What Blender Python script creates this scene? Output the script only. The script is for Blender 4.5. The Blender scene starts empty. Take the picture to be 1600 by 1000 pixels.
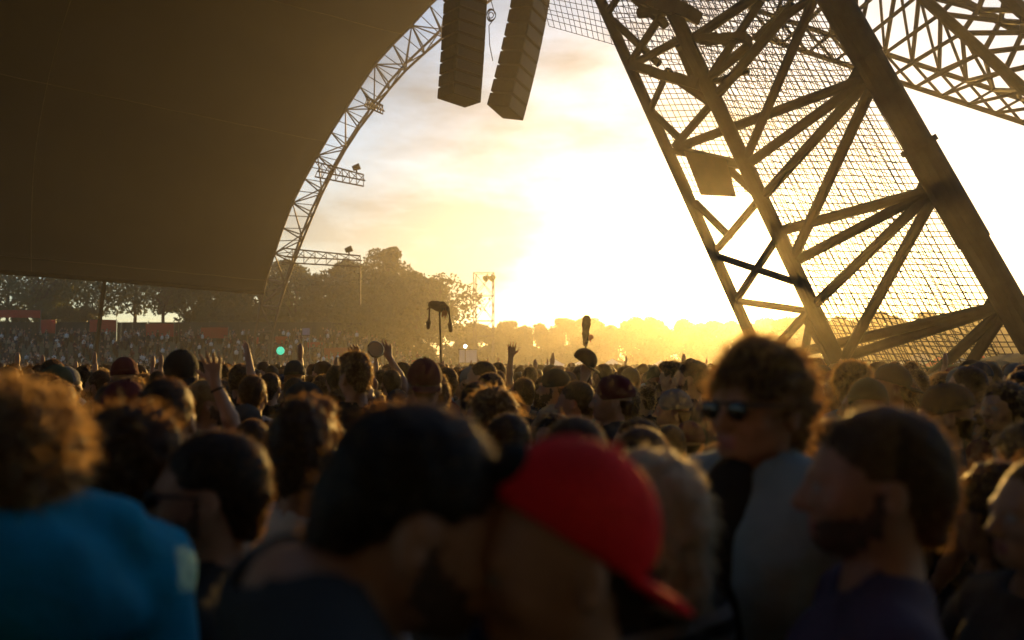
import bpy, bmesh, math, random
import numpy as np
from mathutils import Vector, Matrix, Euler

random.seed(7)
RNG = np.random.default_rng(11)
SC = bpy.context.scene
COL = SC.collection
R = math.radians

# ------------------------------------------------------------------ camera
FPX, HOR, CAMZ = 1331.0, 570.0, 1.80          # focal length in pixels of the 1600x1000 photo, horizon row, eye height
PITCH = math.atan((HOR - 500.0) / FPX)
cam_data = bpy.data.cameras.new('camera')
cam = bpy.data.objects.new('camera', cam_data)
COL.objects.link(cam)
cam.location = (0, 0, CAMZ)
cam.rotation_euler = (math.pi / 2 + PITCH, 0, 0)
cam_data.sensor_width = 36.0
cam_data.lens = 36.0 * FPX / 1600.0
cam_data.clip_start = 0.05
cam_data.clip_end = 6000
cam_data.dof.use_dof = True
cam_data.dof.focus_distance = 14.0
cam_data.dof.aperture_fstop = 1.7
SC.camera = cam

# ------------------------------------------------------------------ sky, sun, exposure
SUN_AZ = math.atan2(1192 - 800, FPX)          # to the right of the view axis
SUN_EL = R(6.0)
world = bpy.data.worlds.new('World'); SC.world = world
world.use_nodes = True
nt = world.node_tree; nt.nodes.clear()
def wn(t, **k):
    n = nt.nodes.new(t)
    for a, b in k.items(): setattr(n, a, b)
    return n
sky = wn('ShaderNodeTexSky', sky_type='NISHITA')
sky.sun_disc = False
sky.sun_elevation = SUN_EL
sky.sun_rotation = SUN_AZ
sky.air_density = 0.9; sky.dust_density = 0.7; sky.ozone_density = 2.0
tc = wn('ShaderNodeTexCoord')
mp = wn('ShaderNodeMapping'); mp.inputs['Scale'].default_value = (2.0, 2.0, 6.5)
mp.inputs['Location'].default_value = (9.04, 1.2, 0.3)
cn = wn('ShaderNodeTexNoise'); cn.inputs['Scale'].default_value = 1.15; cn.inputs['Detail'].default_value = 9; cn.inputs['Roughness'].default_value = 0.56
cr = wn('ShaderNodeValToRGB'); cr.color_ramp.elements[0].position = 0.50; cr.color_ramp.elements[1].position = 0.63
mulc = wn('ShaderNodeMix', data_type='RGBA', blend_type='MULTIPLY'); mulc.inputs[0].default_value = 1.0
mulc.inputs[7].default_value = (0.56, 0.52, 0.48, 1)
mixc = wn('ShaderNodeMix', data_type='RGBA')
bg = wn('ShaderNodeBackground'); bg.inputs['Strength'].default_value = 0.15
wo = wn('ShaderNodeOutputWorld')
L = nt.links.new
L(tc.outputs['Generated'], mp.inputs['Vector']); L(mp.outputs['Vector'], cn.inputs['Vector'])
L(cn.outputs['Fac'], cr.inputs['Fac'])
L(sky.outputs['Color'], mulc.inputs[6]); L(cr.outputs['Color'], mixc.inputs[0])
L(sky.outputs['Color'], mixc.inputs[6]); L(mulc.outputs[2], mixc.inputs[7])
L(mixc.outputs[2], bg.inputs['Color']); L(bg.outputs['Background'], wo.inputs['Surface'])

sun_data = bpy.data.lights.new('sun', 'SUN')
sun_data.energy = 4.4; sun_data.angle = R(0.6); sun_data.color = (1.0, 0.56, 0.13)
sun = bpy.data.objects.new('sun', sun_data); COL.objects.link(sun)
sdir = Vector((math.sin(SUN_AZ) * math.cos(SUN_EL), math.cos(SUN_AZ) * math.cos(SUN_EL), math.sin(SUN_EL)))
sun.rotation_euler = (-sdir).to_track_quat('-Z', 'Y').to_euler()
sun.location = (60, 200, 60)

vs = SC.view_settings
vs.view_transform = 'Standard'; vs.look = 'None'; vs.gamma = 1.0; vs.exposure = 0.55; vs.use_curve_mapping = False
cy = SC.cycles
cy.max_bounces = 5; cy.diffuse_bounces = 2; cy.glossy_bounces = 2; cy.transmission_bounces = 3
cy.volume_bounces = 0; cy.transparent_max_bounces = 6
cy.use_denoising = True; cy.adaptive_threshold = 0.03
cy.sample_clamp_indirect = 4.0

# ------------------------------------------------------------------ helpers
def P(px, py, Y):
    """point of the place seen at photo pixel (px, py), Y metres in front of the camera"""
    u = (px - 800.0) / FPX; v = (500.0 - py) / FPX
    c, s = math.cos(PITCH), math.sin(PITCH)
    y = c - v * s; z = s + v * c
    return Vector((u * Y / y, Y, CAMZ + z * Y / y))

MATS = {}
def mat(name, col, rough=0.7, var=0.25, scale=6.0, metallic=0.0, bump=0.0, translucent=0.0, tcol=None, sheen=0.0, stripes=None, checks=None, coord='Object', emis=None, spec=0.5, bscale=None):
    if name in MATS: return MATS[name]
    m = bpy.data.materials.new(name); m.use_nodes = True
    t = m.node_tree; b = t.nodes['Principled BSDF']; out = t.nodes['Material Output']
    b.inputs['Roughness'].default_value = rough; b.inputs['Metallic'].default_value = metallic
    b.inputs['Specular IOR Level'].default_value = spec
    if sheen: b.inputs['Sheen Weight'].default_value = sheen
    co = t.nodes.new('ShaderNodeTexCoord')
    nz = t.nodes.new('ShaderNodeTexNoise'); nz.inputs['Scale'].default_value = scale; nz.inputs['Detail'].default_value = 6
    csock = co.outputs[coord] if coord != 'World' else t.nodes.new('ShaderNodeNewGeometry').outputs['Position']
    t.links.new(csock, nz.inputs['Vector'])
    rp = t.nodes.new('ShaderNodeValToRGB')
    c = np.array(col)
    rp.color_ramp.elements[0].position = 0.3; rp.color_ramp.elements[1].position = 0.7
    rp.color_ramp.elements[0].color = (*np.clip(c * (1 - var), 0, 1), 1)
    rp.color_ramp.elements[1].color = (*np.clip(c * (1 + var), 0, 1), 1)
    t.links.new(nz.outputs['Fac'], rp.inputs['Fac'])
    src = rp.outputs['Color']
    if stripes or checks:
        col2, period = (stripes or checks)
        sp = t.nodes.new('ShaderNodeSeparateXYZ'); t.links.new(co.outputs['Object'], sp.inputs[0])
        def band(sock):
            mm = t.nodes.new('ShaderNodeMath'); mm.operation = 'MULTIPLY'; mm.inputs[1].default_value = 1.0 / period
            fr = t.nodes.new('ShaderNodeMath'); fr.operation = 'FRACT'
            gt = t.nodes.new('ShaderNodeMath'); gt.operation = 'GREATER_THAN'; gt.inputs[1].default_value = 0.55
            t.links.new(sock, mm.inputs[0]); t.links.new(mm.outputs[0], fr.inputs[0]); t.links.new(fr.outputs[0], gt.inputs[0])
            return gt.outputs[0]
        f = band(sp.outputs['Z'])
        if checks:
            f2 = band(sp.outputs['X']); ad = t.nodes.new('ShaderNodeMath'); ad.operation = 'ADD'
            t.links.new(f, ad.inputs[0]); t.links.new(f2, ad.inputs[1])
            hf = t.nodes.new('ShaderNodeMath'); hf.operation = 'MULTIPLY'; hf.inputs[1].default_value = 0.5
            t.links.new(ad.outputs[0], hf.inputs[0]); f = hf.outputs[0]
        mx = t.nodes.new('ShaderNodeMix'); mx.data_type = 'RGBA'
        mx.inputs[7].default_value = (*col2, 1)
        t.links.new(f, mx.inputs[0]); t.links.new(src, mx.inputs[6]); src = mx.outputs[2]
    t.links.new(src, b.inputs['Base Color'])
    if bump:
        n2 = t.nodes.new('ShaderNodeTexNoise'); n2.inputs['Scale'].default_value = bscale or scale * 6; n2.inputs['Detail'].default_value = 8
        t.links.new(csock, n2.inputs['Vector'])
        bp = t.nodes.new('ShaderNodeBump'); bp.inputs['Strength'].default_value = bump; bp.inputs['Distance'].default_value = 0.02
        t.links.new(n2.outputs['Fac'], bp.inputs['Height']); t.links.new(bp.outputs['Normal'], b.inputs['Normal'])
    if emis:
        b.inputs['Emission Color'].default_value = (*emis[0], 1); b.inputs['Emission Strength'].default_value = emis[1]
    if translucent:
        tr = t.nodes.new('ShaderNodeBsdfTranslucent')
        tr.inputs['Color'].default_value = (*(tcol or col), 1)
        ms = t.nodes.new('ShaderNodeMixShader'); ms.inputs[0].default_value = translucent
        t.links.new(b.outputs[0], ms.inputs[1]); t.links.new(tr.outputs[0], ms.inputs[2]); t.links.new(ms.outputs[0], out.inputs['Surface'])
    MATS[name] = m
    return m

def tag(o, label=None, cat=None, group=None, kind=None):
    if label: o['label'] = label
    if cat: o['category'] = cat
    if group: o['group'] = group
    if kind: o['kind'] = kind
    return o

def empty(name, loc=(0, 0, 0), rz=0.0):
    o = bpy.data.objects.new(name, None); COL.objects.link(o)
    o.location = loc; o.rotation_euler = (0, 0, rz); o.empty_display_size = 0.2
    return o

def mesh_obj(name, verts, faces, m, parent=None, smooth=False, mats=None, midx=None):
    me = bpy.data.meshes.new(name)
    if isinstance(verts, np.ndarray): verts = verts.tolist()
    if isinstance(faces, np.ndarray): faces = faces.tolist()
    me.from_pydata(verts, [], faces)
    for mm in (mats or [m]): me.materials.append(mm)
    if midx is not None: me.polygons.foreach_set('material_index', np.asarray(midx, dtype=np.int32))
    if smooth: me.polygons.foreach_set('use_smooth', np.ones(len(me.polygons), dtype=bool))
    me.update()
    o = bpy.data.objects.new(name, me); COL.objects.link(o)
    if parent: o.parent = parent
    return o

class MB:
    """collects simple shapes into one mesh"""
    def __init__(s): s.v = []; s.f = []
    def add(s, v, f):
        n = len(s.v); s.v += [tuple(x) for x in v]; s.f += [tuple(i + n for i in q) for q in f]
    def box(s, c, d, rot=None):
        hx, hy, hz = d[0] / 2, d[1] / 2, d[2] / 2
        v = [Vector((x, y, z)) for x in (-hx, hx) for y in (-hy, hy) for z in (-hz, hz)]
        if rot is not None: v = [rot @ q for q in v]
        c = Vector(c)
        s.add([q + c for q in v], [(0, 1, 3, 2), (4, 6, 7, 5), (0, 4, 5, 1), (2, 3, 7, 6), (0, 2, 6, 4), (1, 5, 7, 3)])
    def tube(s, pts, r, n=8, r2=None):
        pts = [Vector(p) for p in pts]
        rings = []
        up = Vector((0.123, 0.31, 0.94))
        for i, p in enumerate(pts):
            d = (pts[min(i + 1, len(pts) - 1)] - pts[max(i - 1, 0)]).normalized()
            a = d.cross(up)
            if a.length < 1e-3: a = d.cross(Vector((1, 0, 0)))
            a.normalize(); b = d.cross(a)
            k = i / max(1, len(pts) - 1)
            rr = r if r2 is None else r + (r2 - r) * k
            rings.append([p + (a * math.cos(2 * math.pi * j / n) + b * math.sin(2 * math.pi * j / n)) * rr for j in range(n)])
        v = [q for rg in rings for q in rg]; f = []
        for i in range(len(pts) - 1):
            for j in range(n):
                k = (j + 1) % n
                f.append((i * n + j, i * n + k, (i + 1) * n + k, (i + 1) * n + j))
        f.append(tuple(range(n))[::-1]); f.append(tuple((len(pts) - 1) * n + j for j in range(n)))
        s.add(v, f)
    def build(s, name, m, parent=None, smooth=False): return mesh_obj(name, s.v, s.f, m, parent, smooth)

_ucyl = {}
def bar(name, a, b, r, m, parent, n=8):
    """a straight round member as an object of its own; all share one mesh for each material"""
    key = (m.name, n)
    if key not in _ucyl:
        mb = MB(); mb.tube([(0, 0, 0), (0, 0, 1)], 1.0, n)
        me = bpy.data.meshes.new('bar'); me.from_pydata(mb.v, [], mb.f); me.materials.append(m)
        _ucyl[key] = me
    a, b = Vector(a), Vector(b); d = b - a
    o = bpy.data.objects.new(name, _ucyl[key]); COL.objects.link(o)
    o.parent = parent
    q = d.to_track_quat('Z', 'Y')
    o.matrix_local = Matrix.Translation(a) @ q.to_matrix().to_4x4() @ Matrix.Diagonal((r, r, d.length, 1))
    return o

# ------------------------------------------------------------------ ground
M_GRASS = mat('trampled_grass', (0.07, 0.075, 0.03), 0.95, 0.45, 0.6, bump=0.5, coord='Object')
gv = [(-900, -300, 0), (900, -300, 0), (900, 1500, 0), (-900, 1500, 0)]
tag(mesh_obj('ground', gv, [(0, 1, 2, 3)], M_GRASS), kind='structure')

# grass bank that rises behind the far crowd on the left
def bank_height(x, y):
    k = max(0.0, min(1.0, (y - 74) / 26.0)); k = k * k * (3 - 2 * k)
    side = max(0.0, min(1.0, (-4 - x) / 16.0)); side = side * side * (3 - 2 * side)
    return 4.6 * k * side
nx, ny = 50, 24
bv = []; bf = []
for j in range(ny + 1):
    for i in range(nx + 1):
        x = -150 + 150.0 * i / nx; y = 70 + 80.0 * j / ny
        bv.append((x, y, bank_height(x, y) + 0.012 - 0.0))
for j in range(ny):
    for i in range(nx):
        a = j * (nx + 1) + i; bf.append((a, a + 1, a + nx + 2, a + nx + 1))
tag(mesh_obj('grass_bank', bv, bf, M_GRASS, smooth=True), kind='structure')

# ------------------------------------------------------------------ canopy with its arch truss
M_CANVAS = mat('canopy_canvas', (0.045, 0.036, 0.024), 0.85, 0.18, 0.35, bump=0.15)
M_ALU = mat('truss_aluminium', (0.16, 0.14, 0.12), 0.6, 0.2, 3.0, metallic=0.5, coord='World')
M_STEEL = mat('dark_painted_steel', (0.030, 0.029, 0.028), 0.75, 0.35, 3.5, bump=0.3, spec=0.12, coord='World')
M_ROPE = mat('black_rope', (0.03, 0.03, 0.03), 0.9, 0.2, 10)

ARCH_L = [(392, 560), (402, 500), (415, 440), (436, 372), (460, 309), (483, 266), (514, 212), (555, 147), (592, 91), (642, 41), (677, 2), (735, -50), (820, -115), (930, -180), (1060, -235)]
ARCH_R = [(418, 562), (430, 500), (448, 440), (474, 372), (500, 309), (523, 263), (551, 214), (590, 163), (624, 119), (660, 86), (695, 56), (750, 12), (830, -45), (935, -108), (1060, -160)]
def arch_depth(k): return 62.0 - 16.0 * k
def resample(pts, n):
    pts = [Vector((*p, 0)) for p in pts]
    ds = [0.0]
    for a, b in zip(pts, pts[1:]): ds.append(ds[-1] + (b - a).length)
    out = []
    for i in range(n):
        t = ds[-1] * i / (n - 1); k = 0
        while k < len(ds) - 2 and ds[k + 1] < t: k += 1
        f = (t - ds[k]) / (ds[k + 1] - ds[k]); q = pts[k].lerp(pts[k + 1], f); out.append((q.x, q.y))
    return out
NB = 27
aL = resample(ARCH_L, NB); aR = resample(ARCH_R, NB)
chordL = [P(x, y, arch_depth(i / (NB - 1))) for i, (x, y) in enumerate(aL)]
chordR = [P(x, y, arch_depth(i / (NB - 1)) + 0.3) for i, (x, y) in enumerate(aR)]
chordB = [(a + b) / 2 + Vector((0.15, 1.9, 0.25)) for a, b in zip(chordL, chordR)]
for ch in (chordL, chordR, chordB): ch[0].z = 0.0

canopy = empty('stage_canopy', (chordL[0].x, chordL[0].y, 0))
tag(canopy, 'huge dark curved stage canopy filling the upper left behind the arch truss', 'canopy')
o0 = Vector(canopy.location)
NS, NT = 36, 40
def canopy_pt(s, t):
    # t runs up the arch, s from the arch to the left and over the crowd
    t0 = 0.098 + t * (1 - 0.098)
    k = t0 * (NB - 1); i = min(int(k), NB - 2); A = chordL[i].lerp(chordL[i + 1], k - i)
    lo = Vector((-52, 25, 6.6)); hi = Vector((-26, -8, 30))
    B = lo.lerp(hi, t) + Vector((-9, 3, 6)) * math.sin(math.pi * t)
    Q = A.lerp(B, s) + Vector((-5, 7, 2.5)) * math.sin(math.pi * s) * (0.25 + 0.75 * math.sin(math.pi * min(1, t * 1.1)))
    sag = 0.10 * abs(math.sin(s * 14 * math.pi))
    return Q + Vector((0, 0.3, -0.5)) * sag
cv = [canopy_pt(i / NS, j / NT) - o0 for j in range(NT + 1) for i in range(NS + 1)]
nlay = len(cv)
cv += [q + Vector((-0.02, 0.06, 0.03)) for q in cv]
cf = []
for j in range(NT):
    for i in range(NS):
        a = j * (NS + 1) + i
        cf.append((a, a + 1, a + NS + 2, a + NS + 1)); cf.append(tuple(nlay + q for q in (a, a + NS + 1, a + NS + 2, a + 1)))
def rim(idx):
    for a, b in zip(idx, idx[1:]): cf.append((a, b, b + nlay, a + nlay))
rim(list(range(NS + 1))); rim([NT * (NS + 1) + i for i in range(NS + 1)])
rim([j * (NS + 1) for j in range(NT + 1)]); rim([j * (NS + 1) + NS for j in range(NT + 1)])
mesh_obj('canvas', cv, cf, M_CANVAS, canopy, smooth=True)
M_SEAM = mat('canopy_webbing', (0.16, 0.12, 0.07), 0.8, 0.2, 4)
for tt in (0.02, 0.26, 0.47, 0.66, 0.83):
    mb = MB(); mb.tube([canopy_pt(s / 40, tt) - o0 + Vector((0.05, -0.16, -0.12)) for s in range(0, 41)], 0.022, 5)
    mb.build('webbing_cable', M_SEAM, canopy)
for ss in (0.3, 0.62):
    mb = MB(); mb.tube([canopy_pt(ss, t / 40) - o0 + Vector((0.05, -0.16, -0.12)) for t in range(0, 41)], 0.02, 5)
    mb.build('webbing_cable', M_SEAM, canopy)
# unseen roof shell added above and behind the camera to block sky fill
rv = []; rf = []
for j in range(25):
    for i in range(31):
        a = j / 24; x = -56 + 112 * i / 30
        rv.append(Vector((x, -6 - 48 * a, 33 - 30 * a ** 1.7 - 9 * (x / 56) ** 2 * (1 - .5 * a) + .12 * abs(math.sin(i * 1.05)))) - o0)
nr = len(rv); rv += [q + Vector((0, 0, .06)) for q in rv]
for j in range(24):
    for i in range(30):
        a = j * 31 + i; rf.append((a, a + 1, a + 32, a + 31)); rf.append((nr + a, nr + a + 31, nr + a + 32, nr + a + 1))
mesh_obj('added_shade_roof', rv, rf, M_CANVAS, canopy, smooth=True)
# lower hem beam of the canopy and its props
mb = MB(); mb.tube([canopy_pt(s / 30, 0.0) - o0 + Vector((0, -0.1, -0.1)) for s in range(31)], 0.16, 8)
mb.build('hem_beam', M_STEEL, canopy)
for s_ in (0.215, 0.47, 0.86):
    top = canopy_pt(s_, 0.0) + Vector((0, -0.1, -0.2)); bot = Vector((top.x - 0.9, top.y + 0.5, 0))
    bar('prop', bot - o0, top - o0, 0.13, M_STEEL, canopy)

arch = empty('arch_truss', chordR[0]); tag(arch, 'tall curved lattice arch truss rising along the right edge of the dark canopy', 'truss')
oa = Vector(arch.location)
for nm, ch, r in (('chord', chordL, 0.085), ('chord', chordR, 0.085), ('chord', chordB, 0.085)):
    mb = MB(); mb.tube([q - oa for q in ch], r, 8); mb.build(nm, M_ALU, arch)
for i in range(NB - 1):
    for A, B in ((chordL, chordR), (chordR, chordB), (chordL, chordB)):
        bar('brace', A[i] - oa, B[i] - oa, 0.05, M_ALU, arch, 6)
        if i % 2 == 0: bar('brace', A[i] - oa, B[i + 1] - oa, 0.045, M_ALU, arch, 6)
        else: bar('brace', A[i + 1] - oa, B[i] - oa, 0.045, M_ALU, arch, 6)
    mL = chordL[i].lerp(chordL[i + 1], 0.5); mR = chordR[i].lerp(chordR[i + 1], 0.5)
    bar('lacing', mL - oa, chordR[i + 1] - oa, 0.03, M_ALU, arch, 6)
    bar('lacing', mR - oa, chordL[i] - oa, 0.03, M_ALU, arch, 6)

def outrigger(pa, pb, Y, hgt, label, lamp=True, drop=False):
    """small lattice arm that sticks out of the arch with a lamp on its end"""
    a = P(*pa, Y); b = P(*pb, Y - 1.0)
    o = empty('lighting_arm', a); tag(o, label, 'truss arm', 'lattice arms on the arch truss')
    n = 7; up = Vector((0, 0, hgt)); dp = Vector((0, 0.6, hgt * 0.5))
    z = a.copy()
    pts = [a.lerp(b, i / n) - z for i in range(n + 1)]
    top = [q + up * (1 - 0.25 * i / n) for i, q in enumerate(pts)]; bk = [q + dp for q in pts]
    for ch in (pts, top, bk): bar('chord', ch[0], ch[-1], 0.05, M_ALU, o, 6)
    for i in range(n):
        bar('brace', pts[i], top[i + 1], 0.028, M_ALU, o, 6); bar('brace', top[i], bk[i + 1], 0.028, M_ALU, o, 6); bar('brace', pts[i + 1], top[i + 1], 0.028, M_ALU, o, 6)
    if lamp:
        mb = MB(); c = top[n - 1] + Vector((0, 0, 0.3))
        mb.tube([c - Vector((0, 0, .28)), c], 0.06, 6); mb.tube([c + Vector((-.25, 0, -.02)), c + Vector((.2, 0, .14))], 0.17, 10, 0.22)
        mb.build('floodlight', M_STEEL, o)
    if drop: bar('drop_post', pts[n], pts[n] + Vector((0, 0, -2.6)), 0.05, M_ALU, o, 6)
outrigger((440, 410), (563, 417), 58.5, 1.0, 'lowest long lattice lighting arm reaching over the big trees', True, True)
outrigger((492, 276), (568, 291), 55.5, 1.0, 'middle lattice lighting arm with small floodlight on the arch', True)
outrigger((570, 166), (598, 178), 53.0, 0.7, 'short topmost lattice stub on the arch truss', False)

# ------------------------------------------------------------------ the big leaning leg on the right
def xR(py): return 1305 + 0.575 * py
def xM(py): return 1043 + 0.472 * py
def xL(py): return 938 + 0.447 * py
YL, YM, YR = 20.6, 19.0, 16.6
def leg_depth(px, py):
    l, m, r = xL(py), xM(py), xR(py)
    if px <= m: return YL + (YM - YL) * max(-0.2, (px - l) / (m - l))
    return YM + (YR - YM) * min(1.1, (px - m) / (r - m))
def LP(px, py, dy=0.0): return P(px, py, leg_depth(px, py) + dy)
def ground_row(Y): return HOR + CAMZ * FPX / Y
leg = empty('lattice_tower', (LP(xM(660), 660).x, 18.5, 0))
tag(leg, 'massive dark leaning lattice leg with netting in front of the low sun', 'lattice tower')
ol = Vector(leg.location)
for fx, Y, r in ((xR, YR, 0.285), (xM, YM, 0.17), (xL, YL, 0.135)):
    gr = ground_row(Y)
    bar('chord', P(fx(gr), gr, Y) - ol, P(fx(-420), -420, Y) - ol, r, M_STEEL, leg, 16)
# joint sleeves on the thick chord
for py in (228, -60):
    a = P(xR(py), py, YR); b = P(xR(py + 150), py + 150, YR); bar('sleeve', a - ol, b - ol, 0.31, M_STEEL, leg, 16)
    d = (b - a).normalized(); bar('flange', a - d * 0.06 - ol, a + d * 0.06 - ol, 0.36, M_STEEL, leg, 16)
F = 0.115
braces = [((1357, 121), (1060, 230), F), ((1357, 121), (1168, 257), F), ((1357, 125), (1190, 310), F), ((1362, 135), (1240, 402), F),
          ((1456, 297), (1222, 360), F), ((1456, 297), (1249, 405), F), ((1456, 300), (1271, 478), F), ((1460, 305), (1320, 559), F),
          ((1566, 478), (1243, 552), F), ((1566, 480), (1257, 578), F), ((1566, 484), (1415, 625), F), ((1568, 488), (1470, 640), F),
          ((1271, 478), (1215, 540), F * .9), ((1268, 490), (1255, 562), F * .8), ((1271, 0), (1165, 250), F * .9), ((1240, 8), (1112, 158), F),
          ((1172, 70), (1100, 128), F), ((1260, -60), (1060, 76), F), ((1290, -20), (1180, 60), F * .8), ((1190, 0), (1105, 126), F * .8),
          ((958, 32), (1030, 100), 0.09), ((1036, 20), (985, 98), 0.10), ((990, 100), (1062, 62), 0.10), ((1018, 168), (1045, 108), 0.08),
          ((1040, 112), (1112, 162), 0.10), ((1112, 162), (1055, 228), 0.10), ((1022, 178), (1078, 232), 0.09), ((1055, 234), (1160, 258), 0.11),
          ((1130, 256), (1184, 306), 0.09), ((1086, 316), (1142, 372), 0.09), ((1186, 312), (1122, 388), 0.09), ((1222, 360), (1150, 470), 0.09),
          ((1120, 400), (1240, 440), 0.08), ((1150, 470), (1262, 486), 0.08), ((1000, 20), (1070, 10), 0.14), ((960, -30), (1040, 40), 0.10),
          ((1000, -60), (950, 20), 0.09), ((1110, 130), (1170, 110), 0.07), ((1260, 500), (1330, 620), 0.09), ((1243, 552), (1340, 640), 0.09)]
for (a, b, r) in braces: bar('brace', LP(*a) - ol, LP(*b) - ol, r, M_STEEL, leg, 10)
# catwalk grating between the two rear chords, and gusset plates
for (a, b, w, h) in (((992, 104), (1098, 134), 0.5, 0.24), ((1012, 2), (1085, 22), 0.6, 0.34), ((1090, 62), (1170, 60), .4, .16)):
    A, B = LP(*a), LP(*b); d = B - A
    mb = MB(); rot = d.to_track_quat('X', 'Z').to_matrix()
    for k in range(9): mb.box((A + d * (k + .5) / 9) - ol + Vector((0, 0, random.uniform(-.03, .03))), (d.length / 9 * 1.06, w, h * random.uniform(.75, 1.1)), rot)
    mb.build('catwalk', M_STEEL, leg)
def plate(name, pix, m, parent, org, dy=0.0, th=0.05, fn=LP):
    v = [fn(*p) + Vector((0, dy, 0)) - org for p in pix]; n = len(v)
    v2 = [q + Vector((0, th, 0)) for q in v]
    f = [tuple(range(n)), tuple(range(2 * n - 1, n - 1, -1))] + [(i, i + n, (i + 1) % n + n, (i + 1) % n) for i in range(n)]
    return mesh_obj(name, v + v2, f, m, parent)
plate('gusset_plate', [(1340, 95), (1385, 150), (1352, 142), (1318, 134)], M_STEEL, leg, ol, -0.05)
plate('gusset_plate', [(1438, 280), (1478, 320), (1455, 318), (1425, 305)], M_STEEL, leg, ol, -0.05)
plate('gusset_plate', [(1545, 462), (1585, 505), (1560, 500), (1530, 486)], M_STEEL, leg, ol, -0.05)
plate('gusset_plate', [(1048, 60), (1085, 70), (1105, 140), (1078, 132)], M_STEEL, leg, ol, -0.12)
plate('gusset_plate', [(1140, 238), (1165, 236), (1190, 300), (1160, 270)], M_STEEL, leg, ol, -0.1)
M_BOARD = mat('brown_board', (0.07, 0.045, 0.02), 0.8, 0.3, 3)
plate('board', [(1066, 240), (1130, 252), (1146, 310), (1092, 307)], M_BOARD, leg, ol, -0.25, 0.06)
# sloping dark footing cover
foot = MB()
fp = [(1500, 640), (1512, 622), (1600, 572), (1720, 548), (1800, 560), (1820, 690), (1500, 690)]
v = [P(x, y, 14.2) for x, y in fp]; v2 = [P(x, y, 14.2) + Vector((0.4, 3.4, 0)) for x, y in fp]
for q in v + v2:
    if q.z < 0.8: q.z = 0.0
n = len(fp)
foot_o = mesh_obj('footing_cover', [q - ol for q in v + v2], [tuple(range(n)), tuple(range(2 * n - 1, n - 1, -1))] + [(i, i + n, (i + 1) % n + n, (i + 1) % n) for i in range(n)], M_STEEL, leg)

# netting: real crossing cords, joined for each panel
def netting(name, quad, nu, nv, r, dy, skew=0.0):
    A, B, C_, D = [LP(*q, dy) for q in quad]      # A-B top, D-C bottom
    mb = MB()
    def pt(u, v): return A.lerp(B, u).lerp(D.lerp(C_, u), v)
    def cord(a, b):
        d = (b - a).normalized(); n1 = d.cross(Vector((0, 1, 0.2))).normalized() * r; n2 = d.cross(n1).normalized() * r
        vv = [a + n1, a + n2, a - n1, a - n2, b + n1, b + n2, b - n1, b - n2]
        mb.add([q - ol for q in vv], [(i, (i + 1) % 4, (i + 1) % 4 + 4, i + 4) for i in range(4)])
    for i in range(nu + 1):
        u = i / nu + random.uniform(-.15, .15) / nu
        prev = None
        for k in range(5):
            q = pt(u, k / 4) + Vector((0, 0.05 * math.sin(k + i * .3), random.uniform(-.012, .012)))
            if prev is not None: cord(prev, q)
            prev = q
    for j in range(nv + 1):
        v = j / nv + random.uniform(-.15, .15) / nv
        prev = None
        for k in range(5):
            q = pt(k / 4, min(1, max(0, v + skew * (k / 4)))) + Vector((0, 0.05 * math.sin(k + j * .3), random.uniform(-.012, .012)))
            if prev is not None: cord(prev, q)
            prev = q
    o = mb.build(name, M_ROPE, leg); o['kind'] = 'stuff'
    return o
netting('netting', [(xM(-60), -60), (xR(-60), -60), (xR(640) - 20, 640), (xM(640), 640)], 27, 66, 0.0115, 0.32)
netting('netting', [(xL(-60) + 60, -100), (xR(-60) - 20, -20), (xR(600) - 30, 660), (xL(600) + 120, 560)], 30, 58, 0.009, 1.6)
netting('netting', [(xL(-60), -60), (xM(-60), -60), (xM(300), 300), (xL(300), 300)], 12, 40, 0.010, 0.5)
netting('netting', [(820, -110), (1240, -80), (1230, 145), (858, 42)], 38, 16, 0.009, 2.4)

# ------------------------------------------------------------------ second lattice girder, upper right
gird = empty('lattice_girder', (P(1760, 255, 26).x, 26, 0)); tag(gird, 'black lattice girder descending across the upper right corner behind the leg', 'truss')
og = Vector(gird.location)
gA = [(1180, 55), (1600, 192), (1760, 250)]; gB = [(1170, 12), (1366, 78), (1600, 156), (1760, 225)]
gC = [(1270, -160), (1446, 0), (1600, 140), (1760, 230)]; gD = [(1330, -110), (1480, -10), (1600, 52), (1800, 170)]; gE = [(1420, -150), (1600, 20), (1800, 150)]
def gline(pts, n, Y):
    return [P(x, y, Y) for x, y in resample(pts, n)]
NG = 15
cA = gline(gA, NG, 27.5); cB = gline(gB, NG, 28.5); cC = gline(gC, NG, 24.5); cD = gline(gD, NG, 25.5); cE = gline(gE, NG, 23.5)
for ch, r in ((cA, .085), (cB, .085), (cC, .16), (cD, .13), (cE, .2)):
    mb = MB(); mb.tube([q - og for q in ch], r, 8); mb.build('chord', M_STEEL, gird)
for i in range(NG - 1):
    for A, B, r in ((cA, cB, .05), (cB, cC, .07), (cC, cD, .08), (cD, cE, .08)):
        bar('brace', A[i] - og, B[i + 1] - og, r, M_STEEL, gird, 6)
        bar('brace', A[i + 1] - og, B[i] - og, r, M_STEEL, gird, 6)
    bar('brace', cA[i] - og, cC[min(NG - 1, i + 2)] - og, .055, M_STEEL, gird, 6)
    bar('brace', cB[i + 1] - og, cC[max(0, i - 1)] - og, .05, M_STEEL, gird, 6)
bar('column', Vector((0, 0, 0)), P(1760, 235, 26) - og, 0.3, M_STEEL, gird, 12)

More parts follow.
